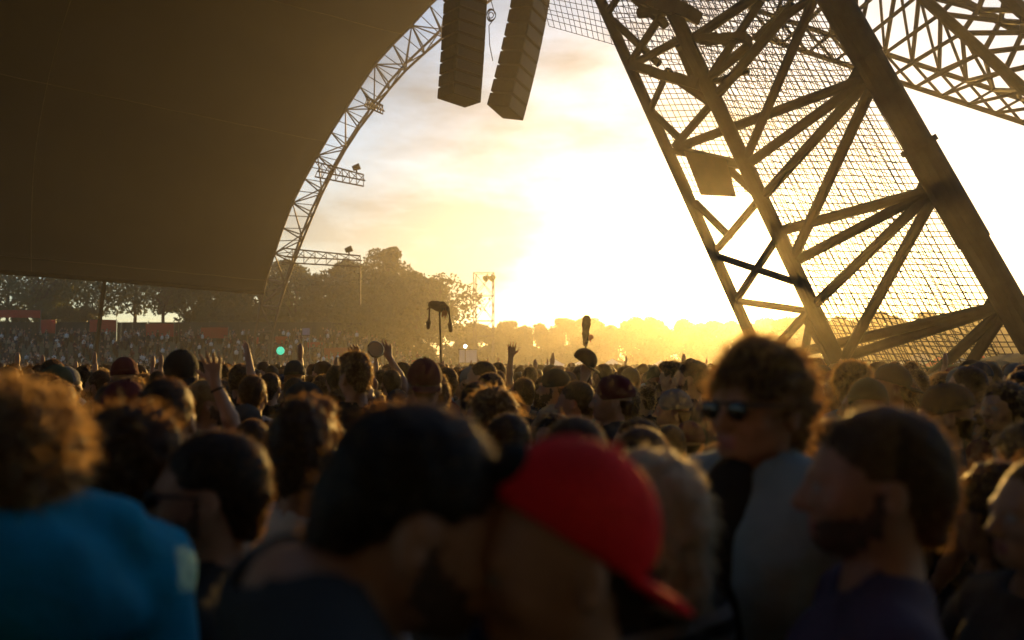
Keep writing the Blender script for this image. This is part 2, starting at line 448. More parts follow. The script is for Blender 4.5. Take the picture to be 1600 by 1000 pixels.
# ------------------------------------------------------------------ line arrays
M_SPK = mat('speaker_black_paint', (0.022, 0.020, 0.018), 0.65, 0.25, 8, bump=0.3, spec=0.2)
M_GRILLE = mat('speaker_grille', (0.035, 0.033, 0.03), 0.6, 0.3, 60, metallic=0.3)
M_CHAIN = mat('rigging_chain', (0.05, 0.05, 0.05), 0.5, 0.2, 10, metallic=0.6)
def line_array(top, bottom, Y, w, dpt, n, yaw, tilt0, tilt1, label):
    o = empty('line_array_speaker', P(*bottom, Y)); tag(o, label, 'speaker', 'hanging line arrays')
    oz = Vector(o.location)
    a = P(*top, Y); b = P(*bottom, Y)
    h = (a - b).length / n
    p = b.copy()
    cab = None
    for i in range(n):
        k = i / (n - 1); tilt = tilt1 + (tilt0 - tilt1) * k
        rot = Matrix.Rotation(tilt, 3, 'Y') @ Matrix.Rotation(yaw, 3, 'Z')
        if cab is None:
            bm = bmesh.new(); bmesh.ops.create_cube(bm, size=1.0)
            for v in bm.verts:
                v.co.x *= w; v.co.y *= dpt; v.co.z *= h * 0.985
                if v.co.x < 0: v.co.z *= 0.86          # wedge: the gaps open on one side
            bmesh.ops.bevel(bm, geom=bm.edges[:], offset=0.012, segments=1, affect='EDGES')
            me = bpy.data.meshes.new('cabinet'); bm.to_mesh(me); bm.free(); me.materials.append(M_SPK); cab = me
            mg = MB(); mg.box((0, -dpt / 2 - 0.012, 0), (w * 0.9, 0.02, h * 0.72)); g = mg.build('grille', M_GRILLE); gme = g.data; bpy.data.objects.remove(g)
            mh = MB(); mh.box((w / 2 + 0.012, 0, 0), (0.022, 0.16, h * 0.4)); hh = mh.build('fly_bracket', M_CHAIN); hme = hh.data; bpy.data.objects.remove(hh)
        c = bpy.data.objects.new('cabinet', cab); COL.objects.link(c); c.parent = o
        up = rot @ Vector((0, 0, 1))
        c.matrix_local = Matrix.Translation(p + up * h / 2 - oz) @ rot.to_4x4()
        for nm, me_ in (('grille', gme), ('fly_bracket', hme)):
            s = bpy.data.objects.new(nm, me_); COL.objects.link(s); s.parent = c
        p = p + up * h
    mb = MB(); mb.box(p + Vector((0, 0, .12)) - oz, (w * .9, dpt * 1.3, .14), Matrix.Rotation(yaw, 3, 'Z')); mb.build('fly_frame', M_CHAIN, o)
    for sx in (-.3, .3):
        bar('chain', p + Vector((sx, 0, .15)) - oz, p + Vector((sx * .4, 0, 24 - p.z)) - oz, 0.025, M_CHAIN, o, 6)
    return p
pa = line_array((727, -90), (717, 158), 24.0, 0.98, 0.80, 13, R(38), R(1.0), R(4.5), 'left hanging line array of black speaker cabinets, straighter of the two')
pb = line_array((832, -110), (789, 177), 24.6, 1.02, 0.72, 13, R(62), R(7.0), R(15.0), 'right hanging line array of black speaker cabinets, leaning and notched')
beam = empty('rigging_beam', (0, 24.3, 24)); tag(beam, 'overhead rigging beam that carries the hanging line arrays', 'beam')
for dz, dy in ((0, -.3), (0, .3), (.5, 0)):
    bar('chord', (-14, dy, dz), (13, dy, dz), .06, M_ALU, beam, 8)
for i in range(26):
    bar('brace', (-14 + i, -.3, 0), (-13 + i, 0, .5), .03, M_ALU, beam, 6); bar('brace', (-14 + i, .3, 0), (-13 + i, 0, .5), .03, M_ALU, beam, 6)
# coil of cable hanging between the arrays
cb = MB(); c0 = P(768, 22, 24.2)
pts = [P(766, -120, 24.2), P(767, 0, 24.2)]
for i in range(60):
    a = i / 60 * 4 * 2 * math.pi; rr = 0.13 + 0.05 * math.sin(a * .37)
    pts.append(c0 + Vector((math.cos(a) * rr * .75, 0.03 * math.sin(a * 2), math.sin(a) * rr - 0.001 * i)))
pts += [P(764, 40, 24.2), P(765, 70, 24.2), P(770, 95, 24.2)]
cab_o = cb; z0 = P(766, -120, 24.2); z0.z = 24.0
pts[0] = Vector((pts[0].x, pts[0].y, 24.0))
cb.tube(pts, 0.014, 6)
oo = cb.build('speaker_cable', M_ROPE); tag(oo, 'coiled black cable hanging between the two line arrays', 'cable')

# ------------------------------------------------------------------ signed-distance mesher (numpy surface nets)
def cone(a, b, ra, rb=None, k=0.02, op='u'): return dict(t='c', a=np.array(a, float), b=np.array(b, float), ra=ra, rb=ra if rb is None else rb, k=k, op=op)
def ell(c, r, k=0.02, op='u', rot=None):
    r = (r, r, r) if np.isscalar(r) else r
    return dict(t='e', c=np.array(c, float), r=np.array(r, float), k=k, op=op, rot=None if rot is None else np.array(rot, float))
def half(n, d, k=0.004): return dict(t='h', n=np.array(n, float), d=d, k=k, op='i')   # keeps n.p < d
def xform(prims, Rm, T):
    Rm = np.array(Rm, float); T = np.array(T, float); out = []
    for p in prims:
        q = dict(p)
        if p['t'] == 'c': q['a'] = Rm @ p['a'] + T; q['b'] = Rm @ p['b'] + T
        elif p['t'] == 'e': q['c'] = Rm @ p['c'] + T; q['rot'] = Rm @ (np.eye(3) if p['rot'] is None else p['rot'])
        else: q['n'] = Rm @ p['n']; q['d'] = p['d'] + q['n'] @ T
        out.append(q)
    return out
def axis(lo, hi, coarse, fines, fine):
    out = [lo]
    while out[-1] < hi:
        x = out[-1]; st = coarse
        for a, b in fines:
            if a - coarse <= x <= b: st = fine
        out.append(x + st)
    return np.array(out)
PAD = 0.07
def sdf_mesh(prims, fine=None, coarse=0.016, fres=0.006, noise=None):
    """fine: list of (lo, hi) corner boxes that get the finer grid"""
    lo = np.full(3, 1e9); hi = np.full(3, -1e9)
    for p in prims:
        if p['op'] != 'u': continue
        if p['t'] == 'c':
            lo = np.minimum(lo, np.minimum(p['a'] - p['ra'], p['b'] - p['rb'])); hi = np.maximum(hi, np.maximum(p['a'] + p['ra'], p['b'] + p['rb']))
        elif p['t'] == 'e': m = p['r'].max(); lo = np.minimum(lo, p['c'] - m); hi = np.maximum(hi, p['c'] + m)
    lo -= 0.035; hi += 0.035
    ax = [axis(lo[i], hi[i], coarse, [(a[i], b[i]) for a, b in (fine or [])], fres) for i in range(3)]
    F_ = np.full([len(a) for a in ax], PAD, dtype=np.float32)
    for p in prims:
        if p['t'] == 'h':
            X, Y, Z = np.meshgrid(*ax, indexing='ij', sparse=True)
            d = X * p['n'][0] + Y * p['n'][1] + Z * p['n'][2] - p['d']; F_ = np.maximum(F_, d.astype(np.float32)); continue
        if p['t'] == 'c': l = np.minimum(p['a'] - p['ra'], p['b'] - p['rb']); h = np.maximum(p['a'] + p['ra'], p['b'] + p['rb'])
        else: m = p['r'].max() if p['rot'] is not None else p['r']; l = p['c'] - m; h = p['c'] + m
        sl = tuple(slice(max(0, np.searchsorted(ax[i], l[i] - PAD)), np.searchsorted(ax[i], h[i] + PAD)) for i in range(3))
        sub = F_[sl]
        if sub.size == 0: continue
        X, Y, Z = np.meshgrid(*[ax[i][sl[i]] for i in range(3)], indexing='ij', sparse=True)
        if p['t'] == 'c':
            ba = p['b'] - p['a']; L2 = max(ba @ ba, 1e-9)
            t = np.clip(((X - p['a'][0]) * ba[0] + (Y - p['a'][1]) * ba[1] + (Z - p['a'][2]) * ba[2]) / L2, 0, 1)
            d = np.sqrt((X - p['a'][0] - t * ba[0]) ** 2 + (Y - p['a'][1] - t * ba[1]) ** 2 + (Z - p['a'][2] - t * ba[2]) ** 2) - (p['ra'] + (p['rb'] - p['ra']) * t)
        else:
            x, y, z = X - p['c'][0], Y - p['c'][1], Z - p['c'][2]
            if p['rot'] is not None:
                Q = p['rot']; x, y, z = x * Q[0, 0] + y * Q[1, 0] + z * Q[2, 0], x * Q[0, 1] + y * Q[1, 1] + z * Q[2, 1], x * Q[0, 2] + y * Q[1, 2] + z * Q[2, 2]
            r = p['r']; k0 = np.sqrt((x / r[0]) ** 2 + (y / r[1]) ** 2 + (z / r[2]) ** 2); k1 = np.sqrt((x / r[0] ** 2) ** 2 + (y / r[1] ** 2) ** 2 + (z / r[2] ** 2) ** 2)
            d = k0 * (k0 - 1) / np.maximum(k1, 1e-6)
        k = p['k']
        if p['op'] == 'u':
            hh = np.maximum(k - np.abs(sub - d), 0) / k; F_[sl] = np.minimum(sub, d) - hh * hh * k * 0.25
        else:
            hh = np.maximum(k - np.abs(sub + d), 0) / k; F_[sl] = np.maximum(sub, -d) + hh * hh * k * 0.25
    if noise:
        amp, fr, seed = noise
        X, Y, Z = np.meshgrid(*ax, indexing='ij', sparse=True)
        n = np.zeros_like(F_); rs = np.random.default_rng(seed)
        for o_ in range(5):
            w = rs.normal(size=(3, 3)); w /= np.linalg.norm(w, axis=1)[:, None]; f = fr * (1.0 + 0.45 * o_); ph = rs.uniform(0, 6.28, 3)
            n += (np.sin((X * w[0, 0] + Y * w[0, 1] + Z * w[0, 2]) * f + ph[0]) * np.sin((X * w[1, 0] + Y * w[1, 1] + Z * w[1, 2]) * f + ph[1]) * np.sin((X * w[2, 0] + Y * w[2, 1] + Z * w[2, 2]) * f * .8 + ph[2])).astype(np.float32) / (1 + .4 * o_)
        F_ = F_ + n * amp
    F_[0] = F_[-1] = PAD; F_[:, 0] = F_[:, -1] = PAD; F_[:, :, 0] = F_[:, :, -1] = PAD
    S = F_ < 0
    c8 = [(i, j, k) for i in (0, 1) for j in (0, 1) for k in (0, 1)]
    sl_ = lambda i, n_: slice(i, n_ - 1 + i)
    nx_, ny_, nz_ = F_.shape
    cnt = sum(S[sl_(i, nx_), sl_(j, ny_), sl_(k, nz_)].astype(np.int8) for i, j, k in c8)
    act = np.argwhere((cnt > 0) & (cnt < 8))
    vid = np.full((nx_ - 1, ny_ - 1, nz_ - 1), -1, dtype=np.int64); vid[tuple(act.T)] = np.arange(len(act))
    vals = np.stack([F_[act[:, 0] + i, act[:, 1] + j, act[:, 2] + k] for i, j, k in c8], 1)
    pos = np.stack([np.stack([ax[0][act[:, 0] + i], ax[1][act[:, 1] + j], ax[2][act[:, 2] + k]], 1) for i, j, k in c8], 1)
    acc = np.zeros((len(act), 3)); num = np.zeros(len(act))
    for a in range(8):
        for b in range(a + 1, 8):
            if sum(x != y for x, y in zip(c8[a], c8[b])) != 1: continue
            va, vb = vals[:, a], vals[:, b]; m = (va < 0) != (vb < 0)
            t = np.where(m, va / np.where(m, va - vb, 1), 0)
            acc += np.where(m[:, None], pos[:, a] + (pos[:, b] - pos[:, a]) * t[:, None], 0); num += m
    V = acc / num[:, None]
    quads = []
    for d in range(3):
        s0 = [slice(None)] * 3; s1 = [slice(None)] * 3; s0[d] = slice(0, -1); s1[d] = slice(1, None)
        A, B = S[tuple(s0)], S[tuple(s1)]
        e = np.argwhere(A != B); inside = A[tuple(e.T)]
        u, v = [(1, 2), (2, 0), (0, 1)][d]
        def cell(du, dv):
            q = e.copy(); q[:, u] -= du; q[:, v] -= dv; return vid[tuple(q.T)]
        q = np.stack([cell(1, 1), cell(0, 1), cell(0, 0), cell(1, 0)], 1)
        q[~inside] = q[~inside][:, ::-1]
        quads.append(q)
    return V, np.concatenate(quads)

# ------------------------------------------------------------------ trees
M_BARK = mat('bark', (0.06, 0.045, 0.03), 0.9, 0.3, 3, bump=0.5)
LEAF = [mat('foliage_dark', (0.040, 0.060, 0.018), 0.7, 0.4, 0.5, translucent=0.25, tcol=(0.14, 0.16, 0.03)),
        mat('foliage_mid', (0.060, 0.080, 0.022), 0.7, 0.4, 0.5, translucent=0.25, tcol=(0.18, 0.19, 0.035)),
        mat('foliage_olive', (0.070, 0.072, 0.024), 0.7, 0.4, 0.5, translucent=0.25, tcol=(0.20, 0.17, 0.03))]
def tree_meshes(seed, H, W, trunk_h, nleaf, leaf, shape, lm):
    rs = np.random.default_rng(seed)
    mb = MB()
    mb.tube([(0, 0, 0), (rs.normal() * .1, rs.normal() * .1, H * .35), (rs.normal() * .25, rs.normal() * .25, H * .9)], H * .028, 8, H * .006)
    lobes = []
    n = 26
    for i in range(n):
        t = (i + rs.uniform(0, 1)) / n
        z = trunk_h + (H - trunk_h) * t
        if shape == 'round': prof = math.sin(math.pi * (0.12 + 0.80 * t)) ** .7
        elif shape == 'fir': prof = (1 - t) ** .8 * .95 + .06
        else: prof = 0.55 + 0.45 * math.sin(math.pi * t)
        a = rs.uniform(0, 6.28); rr = W * .5 * prof * rs.uniform(.35, .85)
        c = np.array([math.cos(a) * rr, math.sin(a) * rr, z]); s = W * rs.uniform(.14, .24) * (.4 + .6 * prof)
        lobes.append((c, s))
        mb.tube([(0, 0, max(trunk_h * .8, z - rr * .8 - .4)), tuple(c * .6 + np.array([0, 0, z * .4 - .1])), tuple(c)], H * .008, 5, H * .002)
    lobes.append((np.array([0, 0, H * .95]), W * .1))
    V = np.zeros((nleaf * 4, 3)); k = 0
    li = rs.integers(0, len(lobes), nleaf)
    ctr = np.array([l[0] for l in lobes])[li]; sz = np.array([l[1] for l in lobes])[li]
    d = rs.normal(size=(nleaf, 3)); d /= np.linalg.norm(d, axis=1)[:, None]
    c = ctr + d * (sz * (0.25 + 0.95 * rs.uniform(0, 1, nleaf) ** .5))[:, None] * np.array([1.1, 1.1, .8])
    u = rs.normal(size=(nleaf, 3)); u /= np.linalg.norm(u, axis=1)[:, None]
    w = np.cross(u, rs.normal(size=(nleaf, 3))); w /= np.linalg.norm(w, axis=1)[:, None]
    ls = leaf * rs.uniform(.6, 1.3, nleaf)[:, None]
    V[0::4] = c - u * ls; V[1::4] = c + w * ls * .45; V[2::4] = c + u * ls; V[3::4] = c - w * ls * .45
    f = np.arange(nleaf * 4).reshape(-1, 4)
    t = mb.build('trunk', M_BARK); cr_ = mesh_obj('crown', V, f, lm)
    tm, cm = t.data, cr_.data; bpy.data.objects.remove(t); bpy.data.objects.remove(cr_)
    return tm, cm
TREES = [tree_meshes(1, 15, 10.5, 1.6, 14000, .30, 'round', LEAF[0]), tree_meshes(12, 17, 9, 1.6, 14000, .29, 'round', LEAF[0]), tree_meshes(3, 12, 9, 1.0, 13000, .32, 'round', LEAF[1]),
         tree_meshes(4, 10, 7.2, 0.5, 13000, .30, 'col', LEAF[2]), tree_meshes(5, 10, 9, 4.2, 2600, .24, 'round', LEAF[0]), tree_meshes(6, 11, 8.4, 0.6, 13000, .30, 'round', LEAF[2])]
def tree(kind, name, label, x, y, z, s, rz, group):
    o = empty(name, (x, y, z), rz); o.scale = (s, s, s); tag(o, label, 'tree', group)
    for nm, me in zip(('trunk', 'crown'), TREES[kind]):
        c = bpy.data.objects.new(nm, me); COL.objects.link(c); c.parent = o
    return o
def tree_px(kind, name, label, px, top, Y, hbase, group, z=0.0):
    q = P(px, top, Y); H = q.z - z
    return tree(kind, name, label, q.x, Y, z, H / hbase, random.uniform(0, 6.28), group)
G1, G2, G3 = 'big trees beside the arch', 'hazy tree line behind the crowd', 'trees under the canopy edge'
tree_px(1, 'broadleaf_tree', 'tallest bushy-topped tree right of the arch truss', 607, 388, 108, 17.2, G1)
tree_px(0, 'broadleaf_tree', 'broad tree under the lowest lattice lighting arm', 530, 415, 112, 15.2, G1)
tree_px(0, 'broadleaf_tree', 'broad tree directly behind the foot of the arch truss', 462, 414, 116, 15.2, G1)
tree_px(2, 'broadleaf_tree', 'lower rounded tree on the right flank of the tallest tree', 652, 430, 106, 12.2, G1)
tree_px(4, 'broadleaf_tree', 'loose open-crowned tree behind the bird totem', 688, 436, 104, 10.2, G1)
tree_px(2, 'broadleaf_tree', 'low rounded tree between the arch foot and the tallest tree', 568, 452, 100, 12.2, G1)
tree_px(0, 'broadleaf_tree', 'tree half hidden behind the lower canopy corner', 405, 425, 120, 15.2, G1)
ORD = ['first', 'second', 'third', 'fourth', 'fifth', 'sixth', 'seventh', 'eighth', 'ninth', 'tenth', 'eleventh', 'twelfth', 'thirteenth', 'fourteenth', 'fifteenth']
for i, px in enumerate((715, 742, 770, 796, 813)):
    tree_px(3 + 2 * (i % 2), 'broadleaf_tree', ORD[i] + ' hazy tree right of the bird totem, left of the sky gap', px, 508 + (i % 3) * 3, 138 + 5 * (i % 2), 10.6, G2)
for i, px in enumerate(range(850, 1215, 27)):
    tree_px((3, 5, 2)[i % 3], 'broadleaf_tree', ORD[i] + ' hazy tree right of the sky gap in the row below the sun', px + random.uniform(-5, 5), 500 + random.uniform(-3, 9), 142 + 6 * (i % 2), (10.6, 11.4, 12.4)[i % 3], G2)
for i, px in enumerate(range(1235, 1640, 36)):
    tree_px((5, 2, 3)[i % 3], 'broadleaf_tree', ORD[i] + ' tree from the left seen through the netting of the lattice tower', px + random.uniform(-6, 6), 494 + random.uniform(-6, 10), 96 + 7 * (i % 2), (11.4, 12.4, 10.6)[i % 3], 'trees behind the netting')
for i, px in enumerate((-45, 15, 60, 105, 158, 212, 258, 300, 345)):
    tree_px((0, 4, 4, 0, 4, 4, 4, 2, 0)[i], 'broadleaf_tree', ORD[i] + ' dark tree from the left under the canopy hem above the fence', px, 405 + random.uniform(-12, 8), 106 + 6 * (i % 2), (15.2, 10.2, 10.2, 15.2, 10.2, 10.2, 10.2, 12.2, 15.2)[i], G3, z=4.4)

for i, px in enumerate((-50, -12, 28, 66, 104, 140, 322, 360, 398)):
    tree_px((2, 5, 3)[i % 3], 'bush', ORD[i] + ' low bush from the left in the hedge behind the dark fence', px, 478 + random.uniform(-8, 8), 101 + (i % 2), (12.2, 11.2, 10.2)[i % 3], 'hedge bushes behind the fence', z=4.3)
# ------------------------------------------------------------------ far things: fence, banners, tower, screen, lamps, tents
M_FENCE = mat('dark_fence_cloth', (0.02, 0.028, 0.018), 0.9, 0.3, 1.5)
M_RED = mat('red_banner_cloth', (0.50, 0.035, 0.02), 0.8, 0.15, 1.2, translucent=0.3, tcol=(0.6, .05, .02))
M_POST = mat('galvanised_post', (0.2, 0.2, 0.19), 0.5, 0.2, 4, metallic=0.6)
fen = empty('screen_fence', (P(180, 520, 97).x, 97, bank_height(-45, 97))); tag(fen, 'dark cloth-covered fence along the top of the far grass bank', 'fence'); of = Vector(fen.location)
for i in range(14):
    x0 = -66 + i * 3.5
    zb = bank_height(x0 + 1.7, 97); mb = MB()
    n = 8
    for k in range(n):
        mb.box(Vector((x0 + 3.44 * (k + .5) / n, 97 + .05 * math.sin(k * 1.7 + i), zb + 1.12)) - of, (3.44 / n * 1.02, .03, 2.2))
    mb.build('panel', M_FENCE, fen); bar('post', Vector((x0, 97.08, zb)) - of, Vector((x0, 97.08, zb + 2.4)) - of, .04, M_POST, fen, 6)
def banner(x0, x1, y0, y1, Y, label):
    a, b = P(x0, y0, Y), P(x1, y1, Y); n = 10; m_ = 4
    o = empty('banner', ((a.x + b.x) / 2, Y, bank_height((a.x + b.x) / 2, Y))); tag(o, label, 'banner', 'red banners at the back of the field'); ob = Vector(o.location)
    v = []; f = []
    for lay in (0, 1):
        for j in range(m_ + 1):
            for i in range(n + 1):
                s, t = i / n, j / m_
                v.append((a.x + (b.x - a.x) * s - ob.x, .09 * math.sin(s * 9 + t) * t + .03 * lay, a.z + (b.z - a.z) * t - ob.z + .05 * math.sin(s * 3.1)))
    N = (n + 1) * (m_ + 1)
    for j in range(m_):
        for i in range(n):
            q = j * (n + 1) + i; f.append((q, q + 1, q + n + 2, q + n + 1)); f.append((N + q, N + q + n + 1, N + q + n + 2, N + q + 1))
    mesh_obj('cloth', v, f, M_RED, o, smooth=True)
    for x in (a.x, b.x): bar('pole', (x - ob.x, .08, 0), (x - ob.x, .08, a.z - ob.z + .1), .035, M_POST, o, 6)
for x0, x1, y0, y1, Y, lb in ((-20, 63, 485, 497, 96, 'long red banner at the far left edge above the fence'), (64, 86, 500, 521, 95, 'small square red banner, second from the left edge'),
        (140, 181, 500, 519, 95, 'red banner just right of the slanted canopy prop'), (228, 271, 506, 526, 94.5, 'bright red banner under the brightest sky gap between the trees'),
        (314, 356, 512, 529, 93, 'bright red banner left of the raised bare hand'), (394, 404, 527, 538, 92, 'tiny red banner behind the distant raised hand'),
        (430, 449, 526, 538, 90, 'small red banner above the teal spotlight'), (480, 504, 535, 543, 88, 'low narrow red banner right of the teal spotlight'),
        (506, 551, 544, 570, 84, 'widest red banner low in front of the big trees'), (643, 664, 563, 573, 84, 'faint red banner left of the bird totem pole')):
    banner(x0, x1, y0, y1, Y, lb)

# light tower
lt = empty('light_tower', P(756, 560, 95)); lt.location.z = 0; tag(lt, 'slender scaffold light tower in front of the clouds', 'light tower'); olt = Vector(lt.location)
hx = 16 / FPX * 95; top = P(756, 427, 95).z; lv = [0, 2.6, 5.0, 6.7, 9.5, top]
legs = [(-hx, -.8), (hx, -.8), (hx * .8, .8), (-hx * .8, .8)]
for x, y in legs: bar('upright', (x, y, 0), (x, y, top), .05, M_ALU, lt, 6)
for i, z in enumerate(lv):
    for k in range(4):
        a, b = legs[k], legs[(k + 1) % 4]; bar('rail', (*a, max(z, .05)), (*b, max(z, .05)), .035, M_ALU, lt, 6)
        if i < len(lv) - 1: bar('brace', (*a, z + .05), (*b, lv[i + 1]), .025, M_ALU, lt, 6); bar('brace', (*b, z + .05), (*a, lv[i + 1]), .025, M_ALU, lt, 6)
for x in (.25 * hx, .85 * hx):
    mb = MB(); mb.tube([(x - .12, -1.1, top - .75), (x + .2, -.8, top - .45)], .38, 12, .22); mb.tube([(x + .15, -.8, top - .5), (x + .1, -.8, top)], .04, 6); mb.build('floodlight', mat('lamp_yellow', (.45, .42, .08), .5, .1, 3), lt)

def lamp(name, px, py, Y, rad, col, strength, label):
    q = P(px, py, Y); o = empty(name, (q.x, Y, 0)); tag(o, label, 'stage lamp')
    bar('stand', (0, 0, 0), (0, 0, q.z - rad), .05, M_STEEL, o, 6)
    mb = MB(); mb.tube([(0, .5, q.z), (0, .05, q.z)], rad * .7, 12, rad * 1.05); mb.build('housing', M_STEEL, o)
    mb = MB(); mb.tube([(0, .04, q.z), (0, -.02, q.z), (0, -.08, q.z)], rad, 14, rad * .55); mb.build('lens', mat('lens_' + name, col, .3, .05, 3, emis=(col, strength)), o, smooth=True)
lamp('teal_spotlight', 438, 548, 62, .30, (.05, .7, .42), .7, 'glowing teal green spotlight above the far heads on the left')
lamp('white_spotlight', 727, 541, 82, .17, (.95, 1, .9), 6, 'small bright white lamp on top of the pale screen')
lamp('small_lamp', 720, 573, 78, .11, (1, .95, .8), 4, 'tiny white lamp low beneath the pale screen')
M_SCR = mat('pale_screen', (.5, .5, .62), .6, .12, 2)
def signboard(name, x0, x1, y0, y1, Y, m, label, cat):
    a, b = P(x0, y0, Y), P(x1, y1, Y); o = empty(name, ((a.x + b.x) / 2, Y, 0)); tag(o, label, cat); w = b.x - a.x
    mb = MB(); mb.box((0, 0, (a.z + b.z) / 2), (w, .12, a.z - b.z)); mb.build('panel', m, o)
    mb = MB()
    for z in (a.z, b.z): mb.box((0, -.02, z), (w + .16, .2, .08))
    for x in (-w / 2, w / 2): mb.box((x, -.02, (a.z + b.z) / 2), (.08, .2, a.z - b.z - .09))
    mb.build('frame', M_STEEL, o)
    for x in (-w * .4, w * .4): bar('post', (x, .1, 0), (x, .1, b.z), .05, M_POST, o, 6)
signboard('screen', 717, 746, 546, 567, 84, M_SCR, 'pale lilac screen on posts under the white lamp', 'screen')
signboard('sign', 472, 485, 512, 524, 86, mat('blue_sign', (.16, .2, .42), .5, .15, 3), 'small blue square sign on posts before the big trees', 'sign')
def marquee(px0, px1, ptop, Y, label, m, peaks=1, group=None):
    a, b = P(px0, ptop, Y), P(px1, ptop, Y); w = b.x - a.x; H = a.z; o = empty('marquee_tent', ((a.x + b.x) / 2, Y + 2.5, 0)); tag(o, label, 'tent', group)
    mb = MB(); n = 24; ev = H * .72
    for s in range(peaks):
        x0 = -w / 2 + w * s / peaks; x1 = x0 + w / peaks; xm = (x0 + x1) / 2
        c = [(x0, -2.5, ev), (x1, -2.5, ev), (x1, 2.5, ev), (x0, 2.5, ev), (xm, 0, H)]
        for i in range(4):
            p, q = Vector(c[i]), Vector(c[(i + 1) % 4]); ap = Vector(c[4])
            for k in range(4):
                f0, f1 = k / 4, (k + 1) / 4; sg = lambda u: .18 * H * .3 * math.sin(math.pi * u)
                r = [p.lerp(ap, f0) - Vector((0, 0, sg(f0))), q.lerp(ap, f0) - Vector((0, 0, sg(f0))), q.lerp(ap, f1) - Vector((0, 0, sg(f1))), p.lerp(ap, f1) - Vector((0, 0, sg(f1)))]
                mb.add(r, [(0, 1, 2, 3)])
    mb.build('roof', m, o, smooth=False)
    mb = MB(); mb.box((0, 2.45, ev / 2), (w, .04, ev)); mb.box((-w / 2, 0, ev / 2), (.04, 4.8, ev)); mb.box((w / 2, 0, ev / 2), (.04, 4.8, ev)); mb.build('side_wall', m, o)
    for x in (-w / 2 + .06, w / 2 - .06): bar('pole', (x, -2.45, 0), (x, -2.45, ev), .04, M_POST, o, 6)
M_WHT = mat('white_tent_cloth', (.72, .72, .72), .7, .06, 1.5, translucent=.2, tcol=(.6, .6, .58))
marquee(845, 985, 560, 76, 'long low white marquee behind the hand that holds the cap', M_WHT, 3, 'white marquees')
marquee(1020, 1100, 562, 80, 'white marquee left of the tall curly-haired man', M_WHT, 2, 'white marquees')
marquee(1455, 1490, 548, 44, 'small cream stall tent seen through the netting', mat('cream_cloth', (.7, .64, .42), .7, .06, 2, translucent=.3), 1, 'stall tents behind the netting')
marquee(1496, 1522, 556, 40, 'small red stall tent seen through the netting', M_RED, 1, 'stall tents behind the netting')
marquee(1538, 1560, 558, 39, 'narrow blue stall tent beside a red flag', mat('blue_cloth', (.06, .12, .30), .7, .1, 2), 1, 'stall tents behind the netting')
marquee(1575, 1612, 556, 42, 'pale stall tent at the right edge behind the netting', M_WHT, 1, 'stall tents behind the netting')
banner(1532, 1540, 558, 590, 36, 'upright red flag between the stall tents behind the netting')

# ------------------------------------------------------------------ people
SKIN = [mat('skin_light', (0.42, 0.24, 0.16), 0.55, 0.10, 25, bump=0.08, bscale=180), mat('skin_tan', (0.33, 0.17, 0.10), 0.55, 0.10, 25, bump=0.08, bscale=180), mat('skin_brown', (0.16, 0.075, 0.04), 0.5, 0.10, 25, bump=0.08, bscale=180)]
M_EYE = mat('eye_white', (0.30, 0.27, 0.25), 0.4, 0.05, 30); M_LIP = mat('lips', (0.30, 0.11, 0.09), 0.45, 0.1, 60)
M_STUB = mat('beard_stubble', (.075, .042, .026), .8, .45, 140, bump=.5, bscale=400)
def hairmat(n, c, tcol): return mat('hair_' + n, c, 0.55, 0.35, 45, translucent=0.34, tcol=tcol, spec=0.3)
HAIR = dict(black=hairmat('black', (0.010, 0.008, 0.006), (.16, .075, .02)), brown=hairmat('dark_brown', (0.020, 0.012, 0.007), (.30, .14, .04)),
            light=hairmat('light_brown', (0.07, 0.04, 0.018), (.42, .22, .07)), blond=hairmat('blond', (0.28, 0.19, 0.09), (.6, .4, .16)), grey=hairmat('silver_blond', (.50, .43, .33), (.6, .45, .25)))
def strandmat(n, tcol): return mat('hair_strands_' + n, tuple(0.06 * x for x in tcol), 0.5, 0.3, 45, translucent=0.55, tcol=tcol, spec=.3)
STRAND = dict(black=strandmat('black', (.42, .22, .08)), brown=strandmat('dark_brown', (.58, .32, .11)), light=strandmat('light_brown', (.8, .5, .2)), blond=strandmat('blond', (.9, .66, .32)), grey=strandmat('silver_blond', (.9, .75, .5)))
def cloth(n, c, **k): return mat('cloth_' + n, c, 0.85, 0.18, 9, bump=0.25, bscale=70, spec=0.2, **k)
CLOTH = dict(black=cloth('black', (.012, .012, .013)), charcoal=cloth('charcoal', (.03, .032, .034)), navy=cloth('navy', (.012, .018, .045)), blue=cloth('bright_blue', (.0, .20, .36)),
             white=cloth('white', (.62, .62, .62)), grey=cloth('grey', (.17, .17, .17)), olive=cloth('olive', (.05, .055, .025)), red=cloth('red', (.70, .010, .014)), maroon=cloth('maroon', (.10, .012, .015)),
             purple=cloth('grey_purple', (.075, .055, .09)), paleblue=cloth('pale_blue_denim', (.22, .30, .34)), sand=cloth('sand', (.30, .23, .15)), denim=cloth('denim', (.03, .05, .10)),
             check=cloth('checked', (.03, .03, .035), checks=((.5, .5, .5), .05)), striped=cloth('striped', (.015, .016, .018), stripes=((.20, .20, .20), .055)))
M_LENS = mat('sunglass_lens', (.006, .006, .006), .08, .05, 4); M_FRAME = mat('sunglass_frame', (.01, .01, .01), .3, .05, 4)

